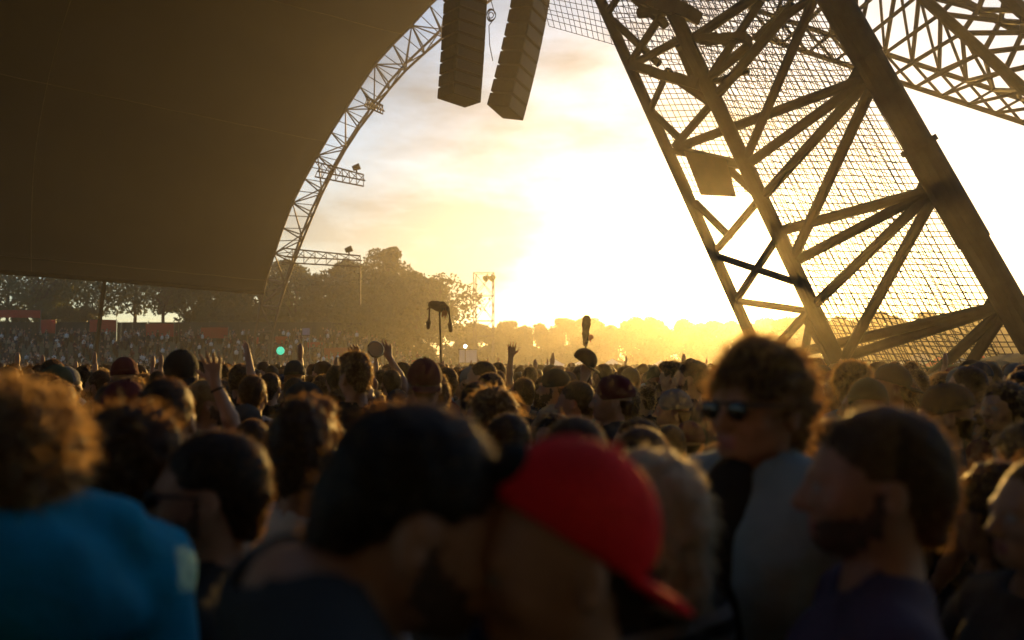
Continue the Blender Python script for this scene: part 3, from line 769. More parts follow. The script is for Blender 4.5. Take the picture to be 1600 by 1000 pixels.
def hand_prims(wrist, d, nrm, side, curl=0.15, spread=1.0):
    """palm and five fingers; d points along the hand, nrm out of the palm, side=+1/-1 puts the thumb"""
    d = np.array(d, float); d /= np.linalg.norm(d); n = np.array(nrm, float); n -= d * (n @ d); n /= np.linalg.norm(n); s = np.cross(d, n) * side
    W = np.array(wrist, float); pr = []
    for i, (o, l) in enumerate(((.030, .078), (.010, .082), (-.010, .080), (-.028, .072))):
        k = W + d * l + s * o * 1.12
        pr.append(cone(W + d * .012 + s * o * .55, k, .016, .0125, .014))
        fl = (.070, .078, .072, .056)[i]; a = spread * (.20, .06, -.06, -.22)[i]
        fd = d * math.cos(a) + s * math.sin(a); c1, c2 = curl, curl * 2.1
        p1 = k + (fd * math.cos(c1) + n * math.sin(c1)) * fl * .48; p2 = p1 + (fd * math.cos(c2) + n * math.sin(c2)) * fl * .52
        pr += [cone(k, p1, .0098, .0088, .006), cone(p1, p2, .0088, .0068, .006)]
    t0 = W + d * .02 + s * .026; td = d * .62 + s * .78 * spread; td /= np.linalg.norm(td)
    t1 = t0 + td * .042; t2 = t1 + (td * .8 + d * .5 + n * curl) / np.linalg.norm(td * .8 + d * .5 + n * curl) * .036
    pr += [cone(t0, t1, .016, .0115, .012), cone(t1, t2, .0112, .0078, .006)]
    pr.append(cone(W - d * .01, W + d * .03, .024, .022, .02))
    return pr

def head_prims(fem=False):
    j = .85 if fem else 1.0
    p = [ell((0, .018, .105), (.077, .098, .092)), ell((0, -.022, .062), (.066, .080, .088), .03), cone((0, -.020, .012), (0, -.066 * j, -.004), .050, .026 * j, .03)]
    for s in (-1, 1):
        p += [cone((s * .046 * j, .0, .022), (s * .016, -.068 * j, -.006), .022 * j, .018 * j, .025), ell((s * .042, -.060, .048), .022, .02)]
    p += [cone((0, -.096, .080), (0, -.116, .046), .0075, .0125, .012), cone((-.034, -.084, .094), (.034, -.084, .094), .011, .011, .014)]
    for s in (-1, 1):
        p += [ell((s * .010, -.107, .040), .0085, .008), ell((s * .031, -.100, .077), (.017, .014, .011), .01, 's'), ell((s * .031, -.083, .077), .0125, .003)]
    p += [cone((-.018, -.092, .017), (.018, -.092, .017), .0068, .0068, .006), cone((-.015, -.090, .007), (.015, -.090, .007), .0075, .0075, .006)]
    for s in (-1, 1):
        er = Euler((R(-12), 0, s * R(22))).to_matrix()
        p += [ell((s * .081, .016, .062), (.010, .021, .033), .008, 'u', er), ell((s * .091, .008, .064), (.009, .010, .017), .006, 's', er)]
    return p
SHO = .180
def arm_pts(side, pose):
    S = np.array([side * SHO, .018, 1.385])
    if pose is None: E = np.array([side * .232, .035, 1.10]); W = np.array([side * .205, -.09, .88])
    else: E = np.array(pose[0], float); W = np.array(pose[1], float)
    return S, E, W
def torso(g, wide=1.0):
    w = wide
    p = [ell((0, .012, 1.26), (.155 * w + g, .105 + g, .19 + g), .06), ell((0, .0, 1.06), (.140 * w + g, .100 + g, .17 + g), .08), ell((0, .01, .93), (.160 * w + g, .112 + g, .12 + g), .08)]
    for s in (-1, 1): p += [cone((s * .17 * w, .02, 1.39), (s * .02, .03, 1.455), .055 + g, .045 + g, .05), ell((s * .08 * w, -.03, 1.29), (.085 + g, .075 + g, .085 + g), .05)]
    return p
def build_person(spec):
    """returns a list of (part name, verts, faces, materials, material index, parent part name)"""
    g = spec.get
    hero = g('hero', False)
    fres = .0072 if hero else .0092; cres = .030 if hero else .034; clres = .017 if hero else .024
    yaw, pit, rol = [R(a) for a in g('head', (0, 0, 0))]
    Rh = np.array(Euler((pit, rol, yaw), 'XYZ').to_matrix()); Th = np.array((0, .018, 1.545)) + np.array(g('head_shift', (0, 0, 0)))
    fem = g('fem', False); wide = g('wide', .9 if fem else 1.0)
    hp = xform(head_prims(fem), Rh, Th)
    neck = [cone((0, .028, 1.40), tuple(Rh @ np.array((0, .018, .03)) + Th), .062 * (.85 if fem else 1), .053 * (.88 if fem else 1), .03)]
    body = torso(-.004, wide) + neck + hp
    fines = [(Th + np.array((-.12, -.15, -.05)), Th + np.array((.12, .14, .22)))]
    arms = {}
    for side, key in ((-1, 'arm_a'), (1, 'arm_b')):
        S, E, W = arm_pts(side, g(key)); arms[side] = (S, E, W)
        S[0] *= wide
        body += [cone(S, E, .049, .039, .03), cone(E, E + (W - E) * .3, .040, .040, .02), cone(E + (W - E) * .3, W, .040, .025, .02)]
        hd = W - E
        hs = g('hand_' + key[-1], {})
        body += hand_prims(W + hd / np.linalg.norm(hd) * .01, hs.get('d', hd), hs.get('n', (0, -1, 0.001) if g(key) else (-side, 0, 0.001)), hs.get('side', side if g(key) is None else side), hs.get('curl', .35), hs.get('spread', .5))
        if g(key) is not None: fines.append((W - .12, W + .22))
    for s in (-1, 1):
        body += [cone((s * .088, .0, .90), (s * .095, -.012, .49), .083, .055, .03), cone((s * .095, -.012, .49), (s * .095, .022, .09), .055, .038, .02), cone((s * .095, .035, .045), (s * .10, -.12, .032), .040, .032, .02)]
    V, Q = sdf_mesh(body, fines, cres, fres)
    ctr = V[Q].mean(1); loc = (ctr - Th) @ Rh
    mi = np.zeros(len(Q), int)
    for s in (-1, 1): mi[(np.abs(np.linalg.norm(loc - np.array((s * .031, -.083, .077)), axis=1)) < .0138) & (loc[:, 1] < -.086)] = 1
    mi[(np.abs(loc[:, 0]) < .022) & (loc[:, 1] < -.088) & (loc[:, 2] > -.001) & (loc[:, 2] < .024)] = 2
    if g('beard'):
        z_, y_, x_ = loc[:, 2], loc[:, 1], np.abs(loc[:, 0])
        wob = .004 * np.sin(loc[:, 0] * 260) + .004 * np.sin(loc[:, 1] * 310 + 1)
        cheek = .022 + .33 * (y_ + .085) + wob
        jaw = (z_ < cheek) & (z_ > -.032 - .25 * (y_ + .07) + wob) & (y_ < -.018 + .5 * (z_ - .0).clip(-.03, .05) + wob)
        side = (z_ < .072 + wob) & (z_ > .0) & (y_ > -.017 + wob) & (y_ < .002) & (x_ > .05)
        br = (jaw | side) & ~((x_ < .024) & (z_ > -.002) & (z_ < .022) & (y_ < -.06))
        mi[br & (mi == 0)] = 3
    parts = [('body', V, Q, [SKIN[g('skin', 0)], M_EYE, M_LIP, M_STUB], mi, None)]
    # clothing
    top = g('top', ('t_shirt', 'black')); nm, colr = top[0], CLOTH[top[1]]
    gi = {'t_shirt': .014, 'tank_top': .012, 'shirt': .016, 'hooded_jacket': .034, 'jacket': .028}[nm]
    sh = torso(gi, wide)
    for side in (-1, 1):
        S, E, W = arms[side]
        if nm == 't_shirt': sh.append(cone(S, S + (E - S) * .62, .060, .058, .03))
        elif nm != 'tank_top': sh += [cone(S, E, .060 + gi * .5, .050 + gi * .5, .03), cone(E, E + (W - E) * .93, .050 + gi * .5, .036 + gi * .4, .02)]
    if nm == 'hooded_jacket':
        sh += [cone((-.10, .02, 1.455), (0, .105, 1.44), .055, .065, .04), cone((.10, .02, 1.455), (0, .105, 1.44), .055, .065, .04), ell((0, .135, 1.39), (.165, .075, .11), .05), cone((-.15, .075, 1.465), (.15, .075, 1.465), .050, .050, .03), cone((-.15, .12, 1.36), (.13, .15, 1.33), .035, .035, .02),
               cone((-.11, .03, 1.49), (.11, .03, 1.49), .03, .03, .03)]
        sh.append(ell((0, -.04, 1.54), (.075, .10, .11), .02, 's'))
    else:
        sh.append(cone((0, .018, 1.478), (0, -.03, 1.64), .064, .085, .010, 's'))
        if nm == 'tank_top': sh += [cone((s * .20 * wide, .02, 1.30), (s * .19 * wide, .02, 1.5), .06, .06, .02, 's') for s in (-1, 1)]
    sh.append(half((0, 0, -1), -.84))
    V, Q = sdf_mesh(sh, None, clres, clres, noise=((.0045 if nm in ('t_shirt', 'tank_top', 'shirt') else .0055), 34, g('seed', 1)))
    parts.append((nm, V, Q, [colr], None, None))
    if g('inner'):   # open shirt worn over a darker one: a front panel
        pn = [ell((0, -.062, 1.26), (.085, .098, .24), .03), ell((0, -.06, 1.0), (.085, .10, .22), .05)]
        V, Q = sdf_mesh(pn, None, clres, clres); parts.append(('t_shirt', V, Q, [CLOTH[g('inner')]], None, None))
    tr = [ell((0, .01, .92), (.175 * wide, .125, .12), .06)]
    for s in (-1, 1): tr += [cone((s * .088, .0, .88), (s * .095, -.012, .49), .094, .070, .03), cone((s * .095, -.012, .49), (s * .095, .022, .10), .070, .058, .02)]
    tr.append(half((0, 0, 1), .98))
    V, Q = sdf_mesh(tr, None, .03, .03); parts.append(('trousers', V, Q, [CLOTH[g('legs', 'denim')]], None, None))
    for s in (-1, 1):
        V, Q = sdf_mesh([cone((s * .095, .04, .05), (s * .10, -.14, .042), .050, .040, .02), half((0, 0, -1), -.002)], None, .02, .02); parts.append(('shoe', V, Q, [CLOTH['charcoal']], None, None))
    # hair
    hk, hc = g('hair', ('short', 'brown'))
    hm = HAIR[hc]; rs = np.random.default_rng(g('seed', 1) + 50)
    def facecut(): return ell((0, -.118, .015), (.105, .088, .118), .012, 's')
    def earcut(): return [ell((s * .088, .008, .056), (.03, .026, .036), .01, 's') for s in (-1, 1)]
    hv = None
    if hk != 'none':
        hairp = []; nz_ = (.0025, 95, g('seed', 1)); slen = .011; nstr = 1600
        if hk == 'short':
            hairp = [ell((0, .022, .111), (.083, .103, .096)), cone((0, .075, .06), (0, .07, .0), .05, .04, .03), facecut()] + earcut() + [half((0, -.3, -1), -.012)]
        elif hk == 'crop':
            hairp = [ell((0, .020, .108), (.080, .1005, .0935)), cone((0, .075, .06), (0, .068, .01), .048, .04, .03), facecut()] + earcut() + [half((0, -.3, -1), -.02)]; nz_ = (.0012, 120, 3); slen = .008
        elif hk == 'quiff':
            hairp = [ell((0, .022, .111), (.082, .103, .097)), cone((-.03, -.055, .185), (.03, -.06, .188), .032, .030, .03), cone((0, -.02, .195), (0, .06, .185), .03, .03, .03), cone((0, .075, .06), (0, .07, .005), .05, .04, .03), facecut()] + earcut() + [half((0, -.3, -1), -.015)]; nz_ = (.005, 80, g('seed', 1)); slen = .018
        elif hk == 'curly':
            hairp = [ell((0, .022, .114), (.094, .113, .104)), cone((0, .085, .06), (0, .08, .0), .06, .05, .03), ell((0, -.135, .02), (.10, .098, .118), .015, 's')] + [half((0, -.3, -1), -.0)]; nz_ = (.012, 62, g('seed', 1)); slen = .035; nstr = 4200
        elif hk == 'long':
            hairp = [ell((0, .024, .110), (.090, .108, .099))]
            for s in (-1, 1): hairp += [cone((s * .062, .03, .08), (s * .075, .045, -.10), .045, .05, .04), cone((s * .075, .045, -.10), (s * .06, .085, -.24), .05, .035, .04)]
            hairp += [cone((0, .085, .06), (0, .095, -.22), .06, .05, .04), ell((0, -.125, .0), (.082, .105, .135), .015, 's')]; nz_ = (.007, 60, g('seed', 1)); slen = .05
        elif hk == 'bob':
            hairp = [ell((0, .024, .110), (.092, .110, .100))]
            for s in (-1, 1): hairp += [cone((s * .06, .02, .08), (s * .072, .03, -.03), .042, .042, .04)]
            hairp += [cone((0, .08, .06), (0, .085, -.05), .06, .055, .04), ell((0, -.125, .01), (.080, .105, .128), .015, 's')]; nz_ = (.006, 60, g('seed', 1)); slen = .03
        elif hk == 'bun':
            hairp = [ell((0, .022, .109), (.081, .102, .095)), ell((0, .105, .17), .042, .02), cone((0, .075, .06), (0, .07, .01), .05, .04, .03), facecut()] + earcut() + [half((0, -.3, -1), -.012)]; nz_ = (.003, 90, 5); slen = .03
        if g('hat'): hairp.append(half((0, .12, 1), .088))
        V, Q = sdf_mesh(xform(hairp, Rh, Th), [(np.full(3, -9), np.full(3, 9))], fres, fres if hk != 'curly' else fres * .9, noise=nz_)
        # loose strands that catch the light
        ns = int(nstr * (1.3 if hero else 1.1) * (.12 if g('hat') else 1)); pick = rs.integers(0, len(Q), ns)
        c = V[Q[pick]].mean(1); e1 = V[Q[pick, 1]] - V[Q[pick, 0]]; e2 = V[Q[pick, 3]] - V[Q[pick, 0]]
        n = np.cross(e1, e2); n /= np.maximum(np.linalg.norm(n, axis=1), 1e-9)[:, None]
        rd = rs.normal(size=(ns, 3)); d = n * .55 + rd * .45 + np.array((0, 0, -.35 if hk in ('long', 'bob') else .05)); d /= np.linalg.norm(d, axis=1)[:, None]
        ln = slen * rs.uniform(.5, 1.3, ns)[:, None]; wv = np.cross(d, rd); wv /= np.linalg.norm(wv, axis=1)[:, None]; wv *= (.0010 if hero else .0017)
        mid = c + d * ln * .55; tip = c + d * ln * .9 + np.array((0, 0, -.35)) * ln + rd * ln * .12
        sv = np.stack([c - n * .003 + wv, c - n * .003 - wv, mid + wv * .7, mid - wv * .7, tip], 1).reshape(-1, 3)
        b = np.arange(ns)[:, None] * 5 + len(V)
        f = Q.tolist() + np.concatenate([b + 0, b + 1, b + 3, b + 2], 1).tolist() + np.concatenate([b + 2, b + 3, b + 4], 1).tolist()
        parts.append(('hair', np.concatenate([V, sv]), f, [hm, STRAND[hc]], np.concatenate([np.zeros(len(Q), int), np.ones(2 * ns, int)]), None))
        bp = [cone((s * .018, -.0975, .0965), (s * .048, -.086, .097), .0045, .003, .004) for s in (-1, 1)]
    if g('beard') == 'full':
        th = .004 if g('beard') == 'stubble' else .010
        bd = [cone((0, -.020, .012), (0, -.068, -.006), .050 + th, .028 + th, .03)]
        for s in (-1, 1): bd += [cone((s * .046, .0, .024), (s * .016, -.070, -.006), .024 + th, .02 + th, .025), cone((s * .070, -.008, .055), (s * .055, -.02, .02), .008 + th, .012 + th, .015)]
        bd += [cone((-.022, -.088, .026), (.022, -.088, .026), .006 + th, .006 + th, .008), ell((0, -.105, .012), (.020, .03, .010), .006, 's'), half((0, -.35, 1), .062), half((0, .9, -.3), .02)]
        V, Q = sdf_mesh(xform(bd, Rh, Th), [(np.full(3, -9), np.full(3, 9))], fres, fres, noise=(.002, 140, 4)); parts.append(('beard', V, Q, [hm], None, None))
    hat = g('hat')
    if hat:
        kind, hcol = hat; cm = CLOTH[hcol]
        if kind == 'beanie':
            hp_ = [ell((0, .022, .118), (.089, .110, .104)), half((0, .10, -1), -.088)]
            V, Q = sdf_mesh(xform(hp_, Rh, Th), [(np.full(3, -9), np.full(3, 9))], fres, fres, noise=(.0018, 110, 8)); parts.append(('beanie', V, Q, [cm], None, None))
            V, Q = sdf_mesh(xform([ell((0, .022, .118), (.094, .115, .108)), half((0, .10, -1), -.084), half((0, -.10, 1), .122)], Rh, Th), [(np.full(3, -9), np.full(3, 9))], fres, fres, noise=(.0015, 160, 9)); parts.append(('cuff', V, Q, [cm], None, 'beanie'))
        else:
            back = kind == 'backward_cap'; sg = 1 if back else -1
            Rb = np.array(Euler((R(14) if not back else R(g('cap_tilt', -24)), 0, 0)).to_matrix()); pv = np.array((0, .02, .11))
            cr2 = [ell((0, .0, .012), (.091, .112, .103)), half((0, 0, -1), .012)]
            loc_ = xform(cr2, Rb, pv)
            V, Q = sdf_mesh(xform(loc_, Rh, Th), [(np.full(3, -9), np.full(3, 9))], fres, fres); parts.append(('cap', V, Q, [cm], None, None))
            vis = [ell((0, sg * .105, -.010), (.078, .085, .012), .004), half((0, -sg, 0), -.07)]
            V, Q = sdf_mesh(xform(xform(vis, Rb, pv), Rh, Th), [(np.full(3, -9), np.full(3, 9))], .005, .005); parts.append(('visor', V, Q, [cm], None, 'cap'))
            V, Q = sdf_mesh(xform(xform([ell((0, 0, .115), .010)], Rb, pv), Rh, Th), None, .004, .004); parts.append(('button', V, Q, [cm], None, 'cap'))
            if hero:
                for k in range(3):
                    a = k * math.pi / 3; V, Q = sdf_mesh(xform(xform([ell((0, 0, .012), (.0935 if k == 0 else .0935, .1145, .1052), .003), half((math.cos(a), math.sin(a), 0), .0022), half((-math.cos(a), -math.sin(a), 0), .0022), half((0, 0, -1), .010), ell((0, 0, .012), (.088, .109, .1), .002, 's')], Rb, pv), Rh, Th), [(np.full(3, -9), np.full(3, 9))], .0045, .0045)
                    if len(Q): parts.append(('seam', V, Q, [cm], None, 'cap'))
            if g('patch'):
                V, Q = sdf_mesh(xform(xform([ell((0, -sg * .108, .030), (.036, .016, .030), .004)], Rb, pv), Rh, Th), None, .005, .005); parts.append(('patch', V, Q, [CLOTH['black']], None, 'cap'))
    if g('glasses'):
        gl = [ell((s * .034, -.104, .074), (.028, .0065, .021), .003) for s in (-1, 1)]
        V, Q = sdf_mesh(xform(gl, Rh, Th), None, .0045, .0045); parts.append(('sunglasses', V, Q, [M_LENS], None, None))
        fr_ = [cone((-.06, -.101, .088), (.06, -.101, .088), .0045, .0045, .003)] + [cone((s * .063, -.098, .086), (s * .082, .01, .082), .0042, .0036, .003) for s in (-1, 1)]
        V, Q = sdf_mesh(xform(fr_, Rh, Th), None, .004, .004); parts.append(('frame', V, Q, [M_FRAME], None, 'sunglasses'))
    if g('bracelet'):
        side = g('bracelet'); S, E, W = arms[side]; d = (W - E) / np.linalg.norm(W - E); c = W - d * .035
        a = np.cross(d, (0.3, 1, .1)); a /= np.linalg.norm(a); b = np.cross(d, a); mb = MB()
        mb.tube([Vector(c + (a * math.cos(t) + b * math.sin(t)) * .032) for t in np.linspace(0, 2 * math.pi, 25)], .005, 6); parts.append(('bracelet', np.array([tuple(v) for v in mb.v]), mb.f, [CLOTH['black']], None, None))
    return parts
def make_template(spec):
    out = []
    for nm, V, Q, ms, mi, par in build_person(spec):
        o = mesh_obj(nm, V, Q, None, None, True, ms, mi); out.append((nm, o.data, par)); bpy.data.objects.remove(o)
    return out
def place(tpl, x, y, facing, height, label, group=None, recolor=None, tilt=0.0):
    """facing: degrees, 0 looks away from the camera, +90 looks left"""
    s = height / 1.75
    o = empty('person', (x, y, 0), math.pi + R(facing)); o.scale = (s, s, s); tag(o, label, 'person', group)
    made = {}
    for nm, me, par in tpl:
        c = bpy.data.objects.new(nm, me); COL.objects.link(c); c.parent = made[par] if par else o; made[nm] = c
        if recolor and nm in recolor:
            for k, mm in enumerate(recolor[nm]):
                if mm is not None: c.material_slots[k].link = 'OBJECT'; c.material_slots[k].material = mm
    return o
def px_person(spec, px, d, facing, top_row, label, group=None, extra=.012):
    """hero: spec meshed alone, standing d metres off with the top of the head at photo row top_row"""
    q = P(px, top_row, d); h = (q.z - extra) / (1 + spec.get('head_shift', (0, 0, 0))[2] / 1.75)
    return place(make_template(dict(spec, hero=True)), q.x, d, facing, h, label, group)

HEROES = []
def hero(px, d, facing, row, label, **spec): HEROES.append((px, d, row)); spec['seed'] = len(HEROES) * 7; return px_person(spec, px, d, facing, row, label)
# nearest people, left to right
hero(18, 1.36, 25, 600, 'person with curly dark blond hair in bright blue hooded jacket, seen from behind', hair=('curly', 'light'), top=('hooded_jacket', 'blue'), head=(10, 0, 0), wide=1.0, head_shift=(0, -.03, -.075))
hero(186, 1.75, 62, 622, 'person with long dark hair behind the blue hooded jacket', hair=('long', 'brown'), top=('tank_top', 'black'), fem=True, skin=1)
hero(312, 1.66, 98, 664, 'man in black sunglasses and dark shirt looking left, in front of the raised hand', hair=('short', 'black'), top=('t_shirt', 'black'), glasses=True, beard='stubble', skin=1)
hero(262, 2.7, 15, 584, 'dark short-haired person directly behind the long-haired person', hair=('short', 'black'), top=('t_shirt', 'charcoal'))
hero(482, 2.15, -8, 622, 'person with brown hair and white shirt seen from behind, left of the big dark-haired man', hair=('quiff', 'brown'), top=('shirt', 'white'), skin=1)
hero(505, 0.98, -66, 617, 'large dark-haired bearded man in charcoal t-shirt bowing his head to the right', hair=('short', 'black'), top=('t_shirt', 'charcoal'), head=(-8, 22, 0), head_shift=(0, -.10, -.10), beard='stubble', skin=1, wide=1.12)
hero(858, 1.02, 104, 694, 'person in bright red cap worn backwards with a black patch, facing left', hair=('short', 'brown'), hat=('backward_cap', 'red'), patch=True, top=('t_shirt', 'black'), head=(0, 6, 0), cap_tilt=-38, skin=1)
hero(893, 2.1, 12, 638, 'close dark-haired person right behind the red cap', hair=('crop', 'brown'), top=('t_shirt', 'navy'), skin=1)
hero(992, 2.35, 20, 656, 'short-haired person with golden rim light, right of the close dark head behind the red cap', hair=('crop', 'brown'), top=('t_shirt', 'olive'))
hero(998, 1.62, 40, 694, 'person with silver blond hair and striped dark top beside the red cap', hair=('bob', 'grey'), top=('shirt', 'striped'), fem=True)
hero(1172, 1.9, 126, 532, 'tall curly-haired man in sunglasses below the sun, pale open shirt', hair=('curly', 'brown'), top=('jacket', 'paleblue'), inner='black', glasses=True, skin=1, head_shift=(0, 0, -.03))
hero(1342, 1.38, 78, 622, 'bearded dark-haired man in grey purple t-shirt facing left, at the right', hair=('short', 'brown'), top=('t_shirt', 'purple'), beard='stubble', skin=1)
hero(1540, 2.0, 60, 712, 'dark person with glasses behind the bearded man at the right', hair=('long', 'black'), top=('t_shirt', 'black'), glasses=True, fem=True, skin=1)
hero(1612, 1.7, 95, 700, 'cropped head cut off by the right edge of the photo', hair=('crop', 'brown'), top=('t_shirt', 'charcoal'), skin=1)
hero(1590, 2.9, 30, 655, 'person with fair hair near the right edge below the dark footing', hair=('bob', 'light'), top=('jacket', 'black'), fem=True)
hero(1465, 3.6, 70, 600, 'dark person in black cap in front of the dark footing', hair=('short', 'black'), hat=('cap', 'black'), top=('t_shirt', 'black'), skin=1)
hero(1285, 2.5, 50, 648, 'person in pale blue shirt between the tall curly man and the bearded man', hair=('short', 'brown'), top=('shirt', 'paleblue'))
hero(1115, 2.9, 120, 690, 'short person with golden-lit hair left of the pale open shirt', hair=('bob', 'light'), top=('t_shirt', 'maroon'), fem=True)
hero(690, 2.9, 0, 634, 'dark head just behind the big dark-haired man', hair=('short', 'brown'), top=('t_shirt', 'grey'))
hero(800, 3.0, -20, 640, 'dark head with lit crown left of the close head behind the red cap', hair=('short', 'brown'), top=('t_shirt', 'black'))
# people farther in that stand out
hero(398, 3.75, 2, 650, 'person raising a bare open hand with a dark bracelet', hair=('short', 'brown'), top=('t_shirt', 'black'), arm_b=((.14, -.18, 1.67), (.25, -.18, 1.92)), hand_b=dict(d=(.12, 0, 1), n=(.1, 1, .1), side=-1, curl=.12, spread=1.5), bracelet=1)
hero(950, 4.7, 88, 586, 'man in dark red beanie in profile looking left', hair=('crop', 'brown'), hat=('beanie', 'maroon'), top=('jacket', 'charcoal'))
hero(1045, 5.3, 80, 608, 'person in grey beanie in profile right of the red beanie', hair=('crop', 'brown'), hat=('beanie', 'grey'), top=('t_shirt', 'navy'), skin=1)
hero(893, 5.0, 70, 592, 'dark-haired person with pale collar left of the red beanie', hair=('short', 'black'), top=('shirt', 'white'))
hero(466, 4.6, 75, 598, 'person in dark flat cap facing left', hair=('short', 'brown'), hat=('cap', 'charcoal'), top=('jacket', 'charcoal'))
hero(395, 5.2, 15, 583, 'person in black and white checked shirt seen from behind', hair=('short', 'brown'), top=('shirt', 'check'))
hero(284, 5.0, 20, 548, 'tall person in dark cap left of the raised open hand', hair=('short', 'black'), hat=('backward_cap', 'black'), top=('t_shirt', 'sand'))
hero(939, 6.2, 20, 606, 'person behind the red beanie lifting a black cap into the air', hair=('short', 'brown'), top=('t_shirt', 'grey'), arm_b=((.20, -.08, 1.60), (.10, -.10, 1.83)), hand_b=dict(n=(.2, 1, 0), side=-1, curl=.9, spread=.4))
hero(612, 7.6, 10, 575, 'person with both arms up holding a pale round drum before the big trees', hair=('short', 'brown'), top=('tank_top', 'black'), arm_b=((.16, -.06, 1.62), (.28, -.10, 1.84)), arm_a=((-.10, -.08, 1.64), (.02, -.10, 1.86)), hand_b=dict(n=(0, 1, 0), side=-1, curl=.5, spread=.6), hand_a=dict(n=(0, 1, 0), side=1, curl=.1, spread=.6))
hero(424, 7.0, 0, 580, 'person raising one thin arm beneath the tiny red banner', hair=('short', 'black'), top=('t_shirt', 'black'), arm_b=((.16, -.05, 1.62), (.22, -.10, 1.86)), hand_b=dict(n=(.8, .6, 0), side=-1, curl=.1, spread=1.2))

# generic people: a few bodies, many individuals
GEN = [('short', False, None, 't_shirt'), ('crop', False, None, 'shirt'), ('quiff', False, None, 't_shirt'), ('curly', False, None, 't_shirt'), ('long', True, None, 't_shirt'), ('bob', True, None, 'jacket'),
       ('bun', True, None, 'tank_top'), ('short', False, 'cap', 't_shirt'), ('short', False, 'backward_cap', 't_shirt'), ('crop', False, 'beanie', 'jacket'), ('short', False, 'arm', 't_shirt'), ('long', True, 'arm', 'tank_top')]
TPL = []
for i, (h, fem, sp, tp) in enumerate(GEN):
    s = dict(hair=(h, 'brown'), fem=fem, top=(tp, 'black'), seed=100 + i, head=(random.uniform(-18, 18), random.uniform(-4, 8), 0), beard='stubble' if (not fem and i % 3 == 0) else None)
    if sp in ('cap', 'backward_cap', 'beanie'): s['hat'] = (sp, 'charcoal')
    if sp == 'arm': s['arm_b'] = ((.24, -.08, 1.60), (.22, -.12, 1.86)); s['hand_b'] = dict(n=(0, 1, 0), side=1, curl=.15, spread=1.1)
    TPL.append(make_template(s))
HNAME = dict(short='short-haired', crop='close-cropped', quiff='thick-haired', curly='curly-haired', long='long-haired', bob='chin-length-haired', bun='bun-haired')
SPNAME = {None: '', 'cap': ' in peaked cap', 'backward_cap': ' in backwards cap', 'beanie': ' in beanie', 'arm': ' with raised arm'}
CN = ['black', 'charcoal', 'navy', 'grey', 'olive', 'maroon', 'white', 'sand', 'denim', 'black', 'paleblue', 'charcoal']
HC = ['black', 'brown', 'brown', 'brown', 'black', 'black', 'brown', 'light', 'brown', 'black', 'light', 'blond']
HCN = dict(black='black', brown='brown', light='light brown', blond='blond')
spots = []
y = 2.2
row = 0
while y < 34:
    half_w = .66 * y + .9
    x = -half_w + (row % 2) * .3 + random.uniform(0, .2)
    while x < half_w:
        jx, jy = x + random.uniform(-.13, .13), y + random.uniform(-.14, .14)
        ok = all((jx - (hx_ - 800) / FPX * hd) ** 2 + (jy - hd) ** 2 > .40 ** 2 for hx_, hd, hr in HEROES)
        hmax = 2.0
        for hx_, hd, hr in HEROES:
            if hd > 3.5 and jy < hd and abs(800 + jx / jy * FPX - hx_) < .09 * FPX / jy + .08 * FPX / hd:
                hmax = min(hmax, CAMZ - (hr + .19 * FPX / hd - HOR) * jy / FPX)
        ok = ok and hmax > 1.5
        # keep the sight lines that the photo leaves open above the near shoulders
        if jy < 2.7 and abs(jx) < 1.6: ok = ok and random.random() < .35
        if ok and not (jy > 11.5 and jx > 4.9 + (jy - 11.5) * .25 and jy < 22): spots.append((jx, jy, hmax))
        x += random.uniform(.44, .62) if y < 15 else random.uniform(.6, .9)
    y += .46 if y < 15 else .72; row += 1
spots.sort(key=lambda p: p[1])
N_IND = 285
seen_labels = {}
for i, (x, y, hmax) in enumerate(spots[:N_IND]):
    k = random.choices(range(len(GEN)), [11, 9, 7, 2.5, 7, 5, 4, 4, 3, 3, .5 if y > 7 else 0, .4 if y > 7 else 0])[0]
    h, fem, sp, tp = GEN[k]
    hc = random.choice(HC); cc = random.choice(CN); sk = random.choices((0, 1, 2), (6, 4, 1))[0]
    H = min(1.86, max(1.56, random.gauss(1.66 if fem else 1.755, .055)))
    if y < 4.5: H = min(H, 1.72)
    H = min(H, hmax - .015)
    rc = {'hair': [HAIR[hc], STRAND[hc]], 'beard': [HAIR[hc]], tp: [CLOTH[cc]], 'body': [SKIN[sk], None, None, None]}
    if sp in ('cap', 'backward_cap', 'beanie'):
        hcol = CLOTH[random.choice(['black', 'charcoal', 'navy', 'olive', 'maroon', 'grey'])]
        for nm in ('cap', 'visor', 'button', 'beanie', 'cuff'): rc[nm] = [hcol]
    zone = ('near' if y < 5 else 'middle' if y < 9 else 'farther') + ' rows'
    sidew = 'left third' if x / y < -.2 else 'right third' if x / y > .2 else 'centre'
    topn = {'t_shirt': 't-shirt', 'tank_top': 'tank top'}.get(tp, tp)
    lab = '%s %s person%s, %s %s, %s, crowd %s' % (HCN[hc], HNAME[h], SPNAME[sp], CLOTH[cc].name.replace('cloth_', '').replace('_', ' '), topn, zone, sidew)
    seen_labels.setdefault(lab, []).append((x / y, place(TPL[k], x, y, random.gauss(28, 38), H, lab, 'people standing in the dense crowd', rc)))

for lab, lst in seen_labels.items():
    lst.sort(key=lambda q: q[0])
    if len(lst) > 1:
        for n_, (q, o) in enumerate(lst): o['label'] = ('leftmost' if n_ == 0 else 'rightmost' if n_ == len(lst) - 1 else 'middle' if len(lst) == 3 else ORD[n_]) + ' ' + lab

